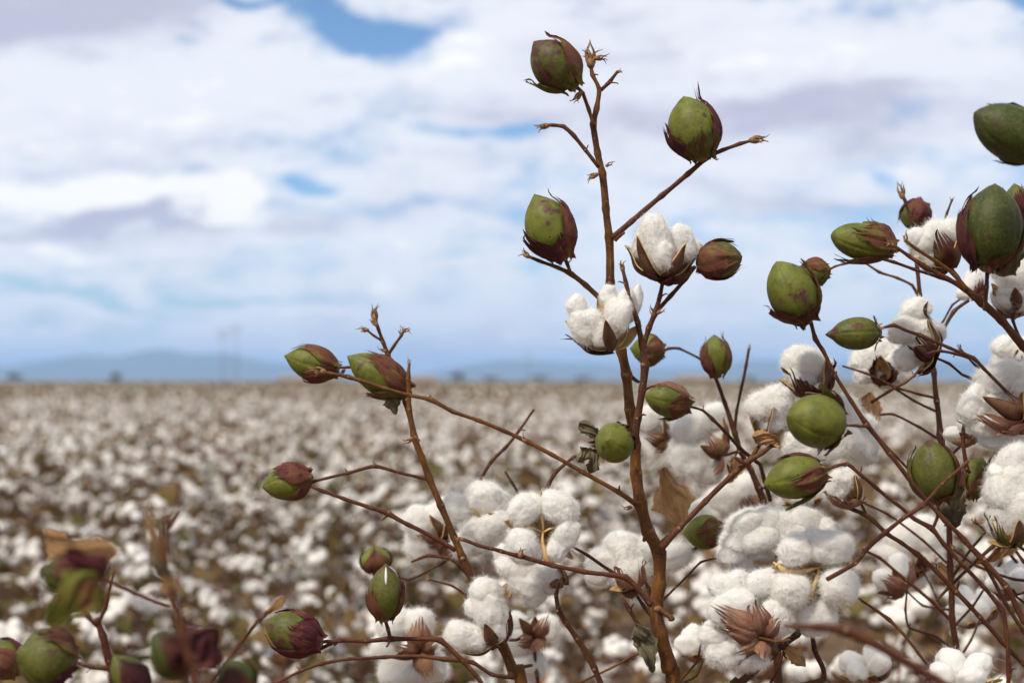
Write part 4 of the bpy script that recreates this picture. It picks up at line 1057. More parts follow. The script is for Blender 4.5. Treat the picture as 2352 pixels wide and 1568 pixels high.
# ---- C: behind, right of the tall stem
plant('C', 'thin cotton plant behind the tall stem on its right, with small half purple bolls', 1800, 1.17)
S('C', [(1642, 860, 11), (1665, 925, 13), (1688, 995, 18), (1700, 1035, 15), (1722, 1075, 18), (1742, 1120, 20), (1760, 1170, 22), (1775, 1260, 24), (1785, 1500, 26)], 1.16, 'stemd', 12, ground=1)
S('C', [(1688, 990, 11), (1692, 945, 9), (1703, 890, 10), (1714, 840, 9), (1720, 800, 9)], 1.16, 'stemd'); bud('C', 1721, 802, 12, 1.16, (0, -1), n=4)
G('C', (1648, 862), (1640, 772), 72, 1.15, 10, [P3(78, .92, .1, 56, 'bp'), P3(-72, .88, .14, 56, 'bp'), P3(185, .8, .1, 50, 'bp')], 'green', pt=.6)
S('C', [(1640, 855, 8), (1605, 822, 7), (1560, 800, 8), (1535, 800, 9), (1520, 808, 8)], 1.17, 'stemd')
G('C', (1522, 806), (1450, 800), 72, 1.16, 0, [P3(0, .6, .1, 64, 'bp'), P3(130, .6, .1, 60, 'bp'), P3(-120, .6, .2, 50, 'bg')], 'green')
S('C', [(1745, 1065, 13), (1700, 1030, 11), (1665, 990, 10), (1636, 962, 11), (1614, 942, 8), (1580, 932, 8)], 1.08, 'stemd'); S('C', [(1770, 1150, 13), (1745, 1065, 13)], 1.1, 'stemd')
G('C', (1582, 928), (1485, 910), 82, 1.08, 10, [P3(-20, .52, .16, 56, 'bp'), P3(85, .86, .12, 50, 'bt'), P3(-110, .5, .5, 40, 'bg')], 'green', pt=.6)
O('C', (1655, 1045), 1.2, (-.5, -.4, -.4), [(1590, 985, 50, 40, 30, 0), (1640, 960, 34, 34, 0, -10), (1590, 1045, 50, 48, 80, 6), (1625, 1075, 36, 36, 20, 0), (1575, 1020, 30, 40, 80, -8)], [(1605, 1020, 24, 18), (1655, 955, 10, 18)],
  [(1625, 990, 30, 20), (1665, 1000, 16, 22), (1640, 1100, 16, 20)], 'bt', ldz=-25, fz=.5, sub=4)
O('C', (1530, 1010), 1.22, (-.6, -.5, -.3), [(1492, 960, 34, 32, 30, 0), (1510, 975, 30, 30, 0, -14)], [(1520, 960, 16, 16)], [(1480, 1000, 24, 22), (1545, 985, 20, 24), (1500, 1040, 18, 22)], 'bp', fz=.5, sub=4)
S('C', [(1700, 1035, 9), (1640, 1050, 8), (1560, 1015, 8), (1530, 1010, 8)], 1.22, 'stemp')
O('C', (1740, 1165), 1.28, (-.5, -.5, .3), [(1660, 1150, 50, 40, 20, 0), (1700, 1120, 40, 40, 0, 0), (1630, 1180, 40, 34, 10, 0), (1720, 1180, 40, 36, 10, -10)], [(1700, 1150, 10, 16)], [(1690, 1140, 24, 20), (1715, 1130, 24, 20)], 'bt', fz=.4, sub=4)

# ---- R: the plant at the right edge, its stem just outside the picture
plant('R', 'purple stemmed cotton plant at the right edge, long forked branches sweeping in', 2640, 1.0)
S('R', [(2395, 800, 20.6), (2430, 950, 25.4), (2460, 1120, 28.5), (2490, 1320, 31.7), (2520, 1560, 34.8), (2540, 1800, 38)], 1.0, 'stem', 14, ground=1)
S('R', [(2400, 850, 26.9), (2352, 795, 25.4), (2300, 735, 24.6), (2255, 695, 25.4), (2215, 662, 19), (2175, 640, 14.2), (2130, 616, 12.7), (2090, 590, 11.1), (2052, 563, 10.3)], .965, 'stemp', 16)
bud('R', 2050, 563, 22, .965, (-.9, -.4), n=6)
G('R', (2046, 570), (1913, 540), 90, .985, 14, [P3(22, .66, .34, 44, 'bp'), P3(-82, .78, .95, 44, 'bg'), P3(150, .7, .12, 50, 'bp')], 'green', pt=.5)
G('R', (2044, 585), (1985, 512), 74, 1.05, 0, [P3(30, .9, .14, 62, 'bp'), P3(160, .7, .14, 60, 'bp'), P3(-90, .6, .2, 60, 'bg')], 'greenp', pt=.6)
S('R', [(2215, 655, 11.9), (2160, 638, 10.3), (2100, 618, 9.5), (2052, 602, 9.5), (2010, 592, 7.9), (1985, 598, 6.3)], 1.01, 'stemd')
# its own fork further up with the dark-bracted open boll
S('R', [(2222, 668, 15.8), (2190, 628, 13.5), (2150, 600, 10.3), (2105, 572, 9.5), (2082, 553, 8.7)], .95, 'stem'); bud('R', 2080, 552, 20, .95, (-.2, -1), n=5)
O('R', (2180, 615), .985, (-.45, -.75, .2), [(2108, 550, 26, 28, 70, 4), (2145, 545, 44, 40, 70, 6), (2180, 540, 34, 40, 100, -4), (2150, 580, 40, 34, 30, 0), (2120, 580, 26, 26, 0, 0)], [(2195, 545, 22, 34), (2090, 580, 10, 32), (2165, 520, 0, 24)],
  [(2150, 525, 44, 34), (2200, 560, 20, 24)], 'bd', fz=.7)
S('R', [(2222, 668, 9.5), (2200, 635, 8.7), (2182, 612, 8.7)], .98, 'stem')
S('R', [(2165, 520, 6.3), (2175, 490, 7.1), (2187, 458, 5.6)], 1.06, 'stemd'); bud('R', 2186, 462, 12, 1.06, (.3, -1), n=3)
G('R', (2268, 612), (2284, 430), 148, .93, 14, [P3(-88, .78, .0, 44, 'bd'), P3(95, .78, .0, 40, 'bd'), P3(180, .8, .05, 50, 'bd'), P3(28, .16, .25, 46, 'bd')], 'green_shade', pt=.55)
S('R', [(2262, 712, 13.5), (2266, 660, 12.7), (2268, 612, 13.5)], .94, 'stemp', 14)
leaf('R', (2282, 620), (2352, 560), 62, .95, 'gleaf', lobes=2, fold=.3)
G('R', (2395, 345), (2243, 262), 130, .87, 12, [P3(120, .72, .05, 46, 'bd'), P3(-125, .4, .05, 40, 'bd')], 'green_shade', pt=.55)
S('R', [(2400, 805, 17.5), (2440, 640, 14.2), (2430, 460, 12.7), (2393, 346, 11.1)], .92, 'stemp')
G('R', (2345, 510), (2330, 425), 70, 1.0, 0, [P3(0, .8, .3, 60, 'bp'), P3(120, .8, .3, 60, 'bt'), P3(-120, .8, .3, 60, 'bt')], 'greenp')
S('R', [(2395, 800, 11.1), (2380, 620, 9.5), (2345, 510, 7.9)], 1.02, 'stemp')
O('R', (2330, 715), .98, (-.3, -.6, .7), [(2320, 625, 52, 42, 20, 10), (2352, 600, 40, 36, 10, 0), (2305, 682, 27, 36, 85, 20), (2352, 690, 22, 40, 90, 20)], [(2285, 650, 24, 26), (2328, 655, 34, 24), (2290, 700, 24, 24), (2360, 720, 10, 22)], [(2300, 715, 26, 18), (2330, 725, 26, 12)], 'bt', fz=.6)
S('R', [(2400, 840, 11.1), (2345, 780, 8.7), (2326, 735, 9.5), (2330, 715, 8.7)], .97, 'stemd')
O('R', (2245, 680), 1.12, (-.3, -.8, 0), [(2235, 650, 34, 22, 60, 0), (2215, 672, 22, 18, 20, 0)], [(2255, 640, 10, 18)], [(2250, 640, 10, 20), (2270, 660, 10, 20)], 'bp', fz=.4, sub=4)
S('R', [(2330, 770, 7.9), (2280, 712, 7.1), (2245, 680, 7.1)], 1.12, 'stemp')
# R2: large green boll and its long branch
S('R', [(2520, 1500, 23.8), (2420, 1490, 21.4), (2352, 1425, 19.8), (2310, 1345, 18.2), (2257, 1285, 21.4), (2215, 1240, 15), (2170, 1195, 14.2), (2110, 1128, 13.5), (2042, 1040, 13.5), (1990, 972, 16.7), (1955, 920, 11.9), (1918, 862, 11.9), (1890, 805, 11.9), (1872, 778, 14.2), (1862, 742, 11.1), (1854, 725, 10.3)], .955, 'stemp', 16)
G('R', (1852, 735), (1786, 606), 118, .955, 18, [P3(82, .74, .30, 40, 'bp'), P3(-76, .42, .42, 54, 'bd'), P3(5, .20, .22, 60, 'bd')], 'green', pt=.55, teeth=7)
G('R', (1902, 622), (1835, 628), 66, 1.06, 0, [P3(60, .95, .1, 62, 'bp'), P3(-170, .9, .1, 60, 'bp'), P3(-60, .4, .1, 40, 'bg')], 'green')
S('R', [(1985, 598, 6.3), (1940, 606, 6.3), (1918, 612, 6.3), (1900, 622, 7.1)], 1.05, 'stem')
# bare green boll
S('R', [(2275, 862, 10.3), (2258, 845, 10.3), (2236, 822, 11.9), (2180, 798, 10.3), (2114, 770, 11.9), (2080, 758, 8.7), (2052, 746, 11.1), (2020, 756, 8.7)], .965, 'stemd'); S('R', [(2430, 960, 14.2), (2330, 915, 11.1), (2275, 862, 10.3)], .98, 'stemd')
G('R', (2018, 764), (1908, 768), 80, .955, 10, [P3(60, .14, .7, 40, 'bt'), P3(180, .14, .7, 40, 'bt'), P3(-60, .14, .7, 40, 'bt')], 'greenp', pt=.62, teeth=4, nib=3.2)
S('R', [(2225, 822, 8.7), (2195, 812, 8.7), (2160, 806, 9.5), (2130, 812, 6.3)], .985, 'stemp')
O('R', (2140, 815), 1.03, (-.7, -.6, .3), [(2105, 712, 34, 30, 30, -8), (2090, 760, 50, 32, -10, 2), (2130, 765, 36, 30, -20, 8), (2065, 770, 30, 22, 0, -10), (2100, 815, 44, 34, 20, 10), (2080, 825, 30, 26, 10, 4)], [(2122, 735, 14, 26), (2098, 790, 26, 30), (2150, 745, 6, 30), (2108, 858, 10, 26)],
  [(2128, 705, 0, 26), (2100, 770, 34, 26), (2085, 800, 30, 14), (2100, 872, 10, 18)], 'bd', ldz=-22, fz=.7)
S('R', [(2210, 860, 8.7), (2180, 835, 7.9), (2140, 818, 7.9)], 1.03, 'stemp'); S('R', [(2430, 985, 10.3), (2300, 900, 8.7), (2210, 860, 8.7)], 1.05, 'stemp')
S('R', [(2001, 924, 10.3), (2040, 900, 8.7), (2080, 878, 7.9), (2100, 862, 7.1), (2120, 835, 6.3)], .98, 'stem')
# open boll over the branch
O('R', (1880, 905), 1.0, (-.35, -.9, .3), [(1828, 830, 36, 34, 60, 0), (1858, 838, 42, 42, 90, 8), (1842, 865, 36, 30, 0, 10), (1880, 850, 28, 40, 100, -6)], [(1890, 822, 20, 26), (1900, 860, 14, 32), (1792, 862, 10, 26), (1850, 895, 40, 22)],
  [(1805, 850, 26, 26), (1842, 870, 36, 22), (1920, 830, 10, 26), (1890, 930, 20, 22)], 'bd', ldz=-10, fz=.8)
S('R', [(1990, 972, 9.5), (1930, 935, 8.7), (1882, 908, 8.7)], 1.0, 'stemp')
# the round boll in front of the widest lint
S('R', [(2000, 980, 9.5), (1965, 977, 8.7), (1926, 976, 9.5)], .94, 'stemp')
G('R', (1930, 978), (1815, 955), 128, .90, 50, [P3(95, .42, .7, 34, 'bg'), P3(-75, .28, .30, 70, 'bp'), P3(180, .6, .15, 60, 'bp')], 'green', pt=.55, teeth=6)
O('R', (1795, 1020), 1.0, (.35, -.25, .8), [(1760, 930, 36, 44, 70, 8), (1790, 915, 40, 34, 20, 2), (1770, 965, 26, 30, 90, 8), (1840, 1022, 54, 34, -16, 12), (1890, 1030, 50, 36, 0, 18), (1940, 1012, 52, 40, 20, 10), (1975, 1030, 36, 44, 70, -8), (1930, 960, 50, 50, 30, -20), (1975, 980, 36, 40, 60, -26), (1995, 1050, 18, 30, 110, -20)],
  [(1722, 940, 6, 40), (1782, 936, 34, 34), (1762, 940, 24, 22), (1850, 985, 20, 30)], (), 'bt', husk='coutt', fz=1.0)
leaf('R', (1785, 1010), (1728, 1002), 36, .985, 'dleaf', lobes=2, fold=.5)
# purple-bracted boll under it and its branch
S('R', [(2480, 1640, 20.6), (2320, 1610, 15), (2318, 1540, 14.2), (2312, 1450, 14.2), (2302, 1400, 15.8), (2262, 1350, 12.7), (2212, 1296, 12.7), (2168, 1250, 12.7), (2140, 1212, 16.7), (2100, 1190, 11.1), (2060, 1158, 11.1), (2010, 1118, 11.1), (1975, 1088, 11.1), (1946, 1064, 11.9), (1918, 1070, 8.7), (1890, 1082, 9.5)], .965, 'stemp', 14)
G('R', (1890, 1082), (1760, 1112), 104, .955, 12, [P3(-8, .64, .12, 34, 'bp'), P3(-88, .66, .75, 34, 'bg'), P3(120, .6, .08, 50, 'bd')], 'green', pt=.6, teeth=7)
O('R', (1965, 1150), .99, (-.5, -.7, .4), [(1925, 1110, 36, 32, 60, 8), (1912, 1128, 24, 24, 20, 8), (1945, 1095, 24, 26, 60, -6)], [(1958, 1090, 14, 26), (1975, 1120, 0, 22), (1900, 1085, -10, 22)], [(1888, 1130, 30, 26), (1930, 1150, 36, 30)], 'bt', fz=.7)
S('R', [(2480, 1620, 20.6), (2352, 1524, 15.8), (2300, 1471, 15), (2250, 1415, 14.2), (2194, 1357, 16.7), (2150, 1310, 12.7), (2107, 1273, 15.8), (2070, 1245, 11.9), (2035, 1224, 14.2), (1990, 1182, 14.2), (1960, 1170, 11.1), (1936, 1160, 8.7)], .985, 'stemp', 14)
S('R', [(1990, 1182, 9.5), (1982, 1165, 8.7), (1972, 1148, 7.9)], .985, 'stem')
S('R', [(2290, 1245, 12.7), (2240, 1290, 10.3), (2182, 1345, 10.3), (2150, 1380, 7.9)], 1.04, 'stemp'); S('R', [(2262, 1290, 9.5), (2290, 1262, 8.7), (2322, 1235, 8.7)], .985, 'stemp')
S('R', [(2260, 1290, 12.7), (2310, 1385, 11.9), (2352, 1450, 11.9), (2420, 1540, 12.7)], 1.04, 'stemd')
G('R', (2152, 1148), (2136, 1013), 112, .985, 12, [P3(78, .94, .05, 40, 'bd'), P3(-100, .80, .16, 40, 'bg'), P3(20, .12, .5, 46, 'bp')], 'greenp', pt=.62)
S('R', [(2142, 1215, 10.3), (2156, 1180, 8.7), (2153, 1148, 9.5)], .985, 'stemp')
leaf('R', (2175, 1150), (2195, 1215), 60, 1.02, 'gleaf', lobes=2, fold=.4); leaf('R', (2165, 1145), (2210, 1120), 40, 1.0, 'gleaf', lobes=2, fold=.4)
S('R', [(2352, 1045, 12.7), (2310, 1020, 12.7), (2260, 998, 11.1), (2215, 976, 12.7), (2213, 1020, 11.1), (2220, 1075, 13.5), (2228, 1085, 10.3)], 1.0, 'stemp'); S('R', [(2450, 1090, 14.2), (2352, 1045, 12.7)], 1.0, 'stemp')
G('R', (2226, 1140), (2255, 1052), 74, 1.03, 0, [P3(35, .95, .4, 60, 'bp'), P3(-80, .6, .3, 50, 'bg'), P3(160, .8, .2, 50, 'bp')], 'green')
S('R', [(2220, 1078, 7.9), (2214, 1110, 7.1), (2226, 1140, 7.1)], 1.02, 'stemp')
O('R', (2345, 960), .985, (-.6, -.3, .2), [(2300, 872, 62, 42, 12, 0), (2345, 880, 50, 48, 0, -4), (2236, 935, 44, 36, 70, 0), (2255, 970, 44, 36, -40, 0), (2290, 930, 50, 40, 0, -10), (2240, 905, 26, 24, 40, 0), (2300, 1000, 50, 34, -10, -14)], [(2248, 908, 20, 26), (2345, 900, 24, 34), (2300, 920, 20, 20)],
  [(2235, 955, 34, 34), (2290, 1000, 34, 30), (2320, 905, 30, 16), (2380, 1000, 20, 30)], 'bt', ldz=-25, fz=1.0)
S('R', [(2450, 1040, 11.1), (2390, 990, 9.5), (2348, 962, 8.7)], 1.0, 'stemd')
O('R', (2330, 830), 1.12, (-.4, -.7, 0), [(2310, 800, 34, 30, 40, 0), (2345, 810, 36, 34, 0, 0), (2295, 830, 20, 22, 0, 0)], [(2335, 800, 14, 18)], [(2320, 835, 20, 22), (2350, 820, 20, 22)], 'bt', fz=.5, sub=4)
S('R', [(2450, 1000, 7.9), (2380, 900, 7.1), (2332, 832, 7.1)], 1.12, 'stemd')
O('R', (2330, 1245), .955, (-.4, -.8, .4), [(2300, 1130, 48, 40, 80, 6), (2330, 1110, 60, 46, 70, 4), (2345, 1170, 60, 50, 90, 8), (2300, 1190, 40, 36, 90, 4), (2330, 1060, 50, 36, 40, -4), (2295, 1090, 26, 30, 50, 0)], [(2282, 1190, 10, 26), (2335, 1190, 34, 30), (2270, 1240, 4, 20)],
  [(2255, 1180, 0, 18), (2285, 1190, 26, 14), (2360, 1225, 20, 24)], 'bg', ldz=-18, fz=1.0)
S('R', [(2480, 1350, 12.7), (2390, 1290, 11.1), (2332, 1248, 10.3)], .97, 'stemd')

# ---- K: upright dark stem behind the right-hand branches
plant('K', 'straight dark stemmed cotton plant behind crossing branches, round purple boll near its tip', 2240, 1.12)
S('K', [(2070, 440, 7.1), (2078, 460, 9.5), (2090, 495, 10.3), (2097, 540, 11.1), (2108, 620, 11.9), (2114, 690, 15.8), (2130, 770, 15), (2145, 855, 15.8), (2152, 920, 15.8), (2161, 997, 20.6), (2172, 1100, 17.5), (2180, 1200, 17.5), (2183, 1300, 19), (2187, 1420, 19), (2200, 1510, 20.6), (2206, 1600, 22.1)], 1.12, 'stemd', 14, ground=1)
bud('K', 2072, 450, 30, 1.12, (-.3, -1), n=6)
G('K', (2118, 468), (2085, 520), 70, 1.15, 20, [P3(0, .86, .15, 64, 'bp'), P3(120, .86, .15, 64, 'bp'), P3(-120, .8, .15, 60, 'bp')], 'greenp', pt=.5)
S('K', [(2095, 520, 6.3), (2122, 500, 5.6), (2122, 472, 5.6)], 1.16, 'stemp')
S('K', [(2114, 690, 10.3), (2095, 655, 8.7), (2060, 638, 7.9), (2020, 625, 7.9), (1985, 603, 6.3)], 1.12, 'stem')
S('K', [(2130, 775, 7.9), (2165, 740, 7.1), (2188, 700, 6.3), (2230, 672, 6.3)], 1.12, 'stemp'); S('K', [(2138, 812, 10.3), (2165, 760, 9.5), (2190, 715, 11.9), (2225, 690, 10.3)], 1.1, 'stemd')
S('K', [(2152, 915, 9.5), (2110, 905, 7.9), (2060, 890, 8.7), (1990, 858, 7.1), (1935, 840, 6.3)], 1.13, 'stemp')
O('K', (2030, 868), 1.14, (-.4, -.4, .75), [(1990, 830, 36, 34, 50, 0), (2020, 810, 30, 34, 70, -4), (2050, 830, 34, 34, 0, 0), (1985, 860, 24, 24, 0, 4), (2065, 855, 30, 28, 0, -4), (2030, 870, 34, 26, 0, 0)], [(2020, 820, 36, 22), (2060, 800, 10, 18)],
  [(2005, 815, 44, 26), (2000, 870, 30, 22), (2070, 850, 30, 22)], 'bd', ldz=-28, fz=.6)
S('K', [(2160, 950, 8.7), (2100, 920, 7.9), (2060, 895, 7.9), (2032, 872, 7.1)], 1.14, 'stemd')
S('K', [(2158, 1010, 9.5), (2110, 980, 7.9), (2050, 950, 7.9), (2000, 955, 7.1)], 1.14, 'stemd')
S('K', [(2178, 1150, 7.9), (2120, 1110, 7.1), (2060, 1050, 7.9), (2000, 985, 7.1)], 1.08, 'stemd')
S('K', [(2172, 1060, 9.5), (2200, 1030, 7.9), (2222, 1005, 7.1)], 1.1, 'stemp')
leaf('K', (1990, 1000), (2000, 900), 60, 1.12, 'dleaf', lobes=2, fold=.3)
O('K', (2115, 1295), 1.3, (-.3, -.6, .3), [(2080, 1230, 44, 40, 40, 0), (2120, 1230, 46, 46, 60, 0), (2060, 1270, 34, 40, 70, 0), (2130, 1270, 40, 36, 0, 0), (2090, 1330, 40, 30, 10, -10)], [(2110, 1270, 30, 18)],
  [(2060, 1290, 40, 26), (2120, 1320, 34, 28), (2160, 1280, 20, 24), (2075, 1340, 20, 24)], 'bt', ldz=-28, fz=.5, sub=4)
S('K', [(2187, 1430, 7.1), (2150, 1370, 6.3), (2116, 1300, 6.3)], 1.25, 'stemd')
S('K', [(2190, 1430, 11.9), (2140, 1380, 10.3), (2080, 1330, 10.3), (2020, 1280, 9.5), (1980, 1260, 7.9)], 1.13, 'stemp')

# ---- F: low plant with the widest lint cluster
plant('F', 'low cotton plant at the lower right carrying the widest cluster of open white bolls', 1640, .97)
S('F', [(1890, 1350, 12), (1860, 1420, 16), (1830, 1456, 22), (1800, 1478, 22), (1770, 1505, 25), (1735, 1535, 24), (1700, 1570, 26), (1680, 1640, 28)], .985, 'stemd', 14, ground=1)
O('F', (1882, 1312), .985, (.1, -.1, 1),
  [(1828, 1264, 40, 37, 20, 46), (1908, 1258, 47, 37, -10, 44), (1870, 1240, 28, 26, 30, 26), (1927, 1345, 45, 43, 0, 56), (1815, 1356, 42, 46, 80, 50), (1878, 1410, 30, 46, 100, 26), (1872, 1440, 34, 24, 10, 10), (1752, 1335, 52, 33, 14, 22), (1692, 1342, 36, 34, 60, 20), (1656, 1348, 27, 31, 80, 8), (1768, 1366, 44, 26, 10, 2)],
  [(1780, 1304, 40, 24), (1950, 1294, 26, 22), (1862, 1380, 46, 18), (1945, 1270, 16, 18), (1870, 1232, 20, 16)], (), husk='coutt', fz=.6, lump=.09,
  seams=[[(1882, 1302, 34, 4), (1855, 1309, 44, 8), (1825, 1311, 48, 11), (1797, 1306, 46, 13), (1776, 1290, 36, 3)], [(1882, 1302, 34, 4), (1876, 1328, 46, 8), (1866, 1356, 50, 8), (1858, 1385, 46, 6), (1852, 1402, 36, 2)], [(1882, 1302, 34, 4), (1908, 1302, 40, 5), (1938, 1297, 36, 9), (1958, 1284, 24, 3)]])
O('F', (1790, 1275), 1.01, (-.4, -.5, .6), [(1715, 1208, 42, 38, 30, 6), (1762, 1198, 40, 34, -8, 4), (1742, 1232, 46, 34, 12, 12), (1690, 1240, 36, 34, 50, 4), (1800, 1205, 40, 34, -10, 0), (1676, 1268, 32, 28, 20, 0), (1852, 1194, 42, 30, -24, -6), (1898, 1218, 34, 32, -30, -6), (1822, 1226, 40, 36, 10, 0), (1785, 1242, 34, 28, 0, 8), (1755, 1268, 46, 26, 10, -16), (1716, 1298, 40, 24, 10, -20)],
  [(1790, 1240, 10, 20), (1730, 1290, 10, 20)], (), fz=1.3, lump=.12)
S('F', [(1880, 1330, 11), (1840, 1300, 10), (1792, 1278, 10)], 1.05, 'stemd')
S('F', [(1900, 1330, 14), (1965, 1292, 14), (2000, 1250, 13), (2032, 1224, 15), (2075, 1190, 12), (2120, 1160, 12), (2165, 1110, 11), (2224, 1058, 10)], .925, 'stemp')
S('F', [(1900, 1340, 10), (1965, 1370, 9), (2012, 1400, 9), (2042, 1422, 12), (2075, 1455, 9), (2110, 1500, 9), (2150, 1552, 9)], 1.02, 'stem')
S('F', [(1700, 1640, 16), (1850, 1760, 15), (2150, 1552, 9)], 1.02, 'stem') if False else None
O('F', (1742, 1460), .965, (-.35, -.1, -.8), [(1665, 1400, 36, 40, 70, -6), (1690, 1390, 40, 34, 20, -10), (1670, 1490, 56, 40, -10, -6), (1720, 1510, 50, 34, 10, -10), (1640, 1460, 24, 40, 80, -10), (1780, 1420, 34, 40, 0, -16)], [(1690, 1525, 10, 28), (1700, 1410, 10, 22), (1790, 1500, 4, 22)],
  [(1642, 1395, 34, 36), (1655, 1440, 44, 30), (1735, 1375, 34, 36), (1800, 1420, 20, 30), (1760, 1520, 30, 34), (1690, 1500, 34, 24)], 'bt', fz=.8)
S('F', [(1815, 1470, 9), (1780, 1472, 9), (1744, 1462, 9)], .955, 'stem')
S('F', [(1700, 1600, 18), (1890, 1560, 17), (1872, 1490, 16), (1862, 1450, 15)], 1.0, 'stemd')

# ---- N: blurred branch nearest to the camera at the lower right
plant('N', 'blurred bare cotton plant at the lower right, thick branch crossing in front', 2500, .64)
S('N', [(2500, 1700, 34), (2300, 1640, 28), (2150, 1560, 26), (2085, 1522, 24), (1990, 1468, 34), (1940, 1448, 30), (1880, 1440, 24), (1800, 1436, 14)], .64, 'stemp', 14)
S('N', [(2420, 1560, 30), (2500, 1700, 36), (2540, 1850, 40)], .64, 'stemd', 12, ground=1)
OA('N', (2210, 1590), .95, (-.1, -1, .2), 130, 4, 40, 20, 'bg')
S('N', [(2480, 1690, 12), (2320, 1680, 11), (2210, 1592, 10)], .9, 'stemd')

# ---- L: soft plant in the lower left corner
plant('L', 'cotton plant in the lower left corner, round green boll beside its purple forked stem', 300, .84)
S('L', [(222, 1420, 17), (236, 1460, 22), (250, 1515, 24), (270, 1570, 26), (285, 1640, 28)], .85, 'stemp', 14, ground=1)
S('L', [(224, 1432, 14), (240, 1398, 11), (254, 1340, 9), (262, 1310, 8)], .82, 'stemp'); S('L', [(224, 1436, 14), (200, 1412, 12), (175, 1375, 10)], .82, 'stemp')
S('L', [(250, 1535, 13), (210, 1530, 11), (170, 1520, 12)], .84, 'stemd')
G('L', (165, 1520), (45, 1500), 142, .80, 50, [P3(70, .72, .15, 40, 'bd'), P3(-30, .4, .12, 40, 'bd'), P3(180, .6, .1, 50, 'bd')], 'greenp', pt=.55)
G('L', (190, 1325), (98, 1310), 92, .68, 20, [P3(30, .85, .5, 60, 'bd'), P3(-75, .9, .5, 60, 'bg'), P3(120, .9, .5, 50, 'bt')], 'green_shade')
leaf('L', (268, 1275), (105, 1235), 56, .60, 'dleaf', lobes=3, fold=.3); leaf('L', (225, 1318), (112, 1430), 92, .56, 'yleaf', lobes=3, fold=.25)
leaf('L', (175, 1290), (100, 1215), 50, .72, 'dleaf', lobes=3, fold=.4)
leaf('L', (240, 1330), (160, 1255), 62, .57, 'bp', lobes=3, fold=.4)
S('L', [(390, 1395, 15), (330, 1370, 14), (262, 1338, 14), (200, 1322, 12)], .69, 'stemp')
G('L', (45, 1540), (-25, 1480), 90, .88, 0, [P3(0, .9, .2, 60, 'bp'), P3(120, .9, .2, 60, 'bp')], 'greenp'); S('L', [(250, 1600, 10), (140, 1590, 9), (45, 1540, 9)], .88, 'stemp')
G('L', (330, 1590), (262, 1510), 84, .76, 12, [P3(30, .86, .15, 60, 'bd'), P3(-90, .8, .15, 56, 'bp'), P3(150, .7, .1, 50, 'bp')], 'greenp'); S('L', [(285, 1640, 10), (330, 1620, 9), (330, 1590, 9)], .82, 'stemp')

# ---- M: very soft plant beside it
plant('M', 'very blurred reddish cotton plant at lower left, leafy twig pointing up', 470, .57)
S('M', [(382, 1190, 12), (376, 1250, 14), (380, 1300, 18), (398, 1370, 22), (420, 1450, 24), (438, 1530, 26), (450, 1620, 28)], .58, 'stemp', 14, ground=1)
leaf('M', (370, 1300), (338, 1150), 14, .55, 'bud', lobes=1, fold=.3); leaf('M', (382, 1215), (415, 1165), 22, .55, 'bp', lobes=2, fold=.3); leaf('M', (376, 1290), (352, 1200), 16, .55, 'dleaf', lobes=2, fold=.3)
leaf('M', (385, 1330), (345, 1260), 34, .58, 'gleaf', lobes=3, fold=.3); leaf('M', (400, 1370), (372, 1310), 26, .58, 'dleaf', lobes=3, fold=.3)
G('M', (440, 1535), (352, 1462), 104, .62, 20, [P3(40, .95, .6, 60, 'bd'), P3(-100, .6, .3, 50, 'bg'), P3(150, .8, .5, 60, 'bd')], 'green_shade')
leaf('M', (420, 1530), (500, 1440), 100, .61, 'bd', lobes=3, fold=.3)
G('M', (560, 1600), (530, 1515), 96, .63, 10, [P3(0, .95, .3, 62, 'bd'), P3(120, .9, .3, 60, 'bd'), P3(-120, .9, .3, 60, 'bd')], 'green_shade')
S('M', [(455, 1600, 12), (520, 1520, 11), (580, 1440, 11), (612, 1408, 12), (640, 1388, 9)], .80, 'stemp'); leaf('M', (612, 1410), (660, 1366), 22, .8, 'dleaf', lobes=2, fold=.3)
S('M', [(450, 1640, 12), (510, 1630, 11), (560, 1600, 10)], .74, 'stemp')
S('M', [(-40, 1080, 8), (5, 1045, 9), (40, 1000, 8)], 1.5, 'stemp') if False else None

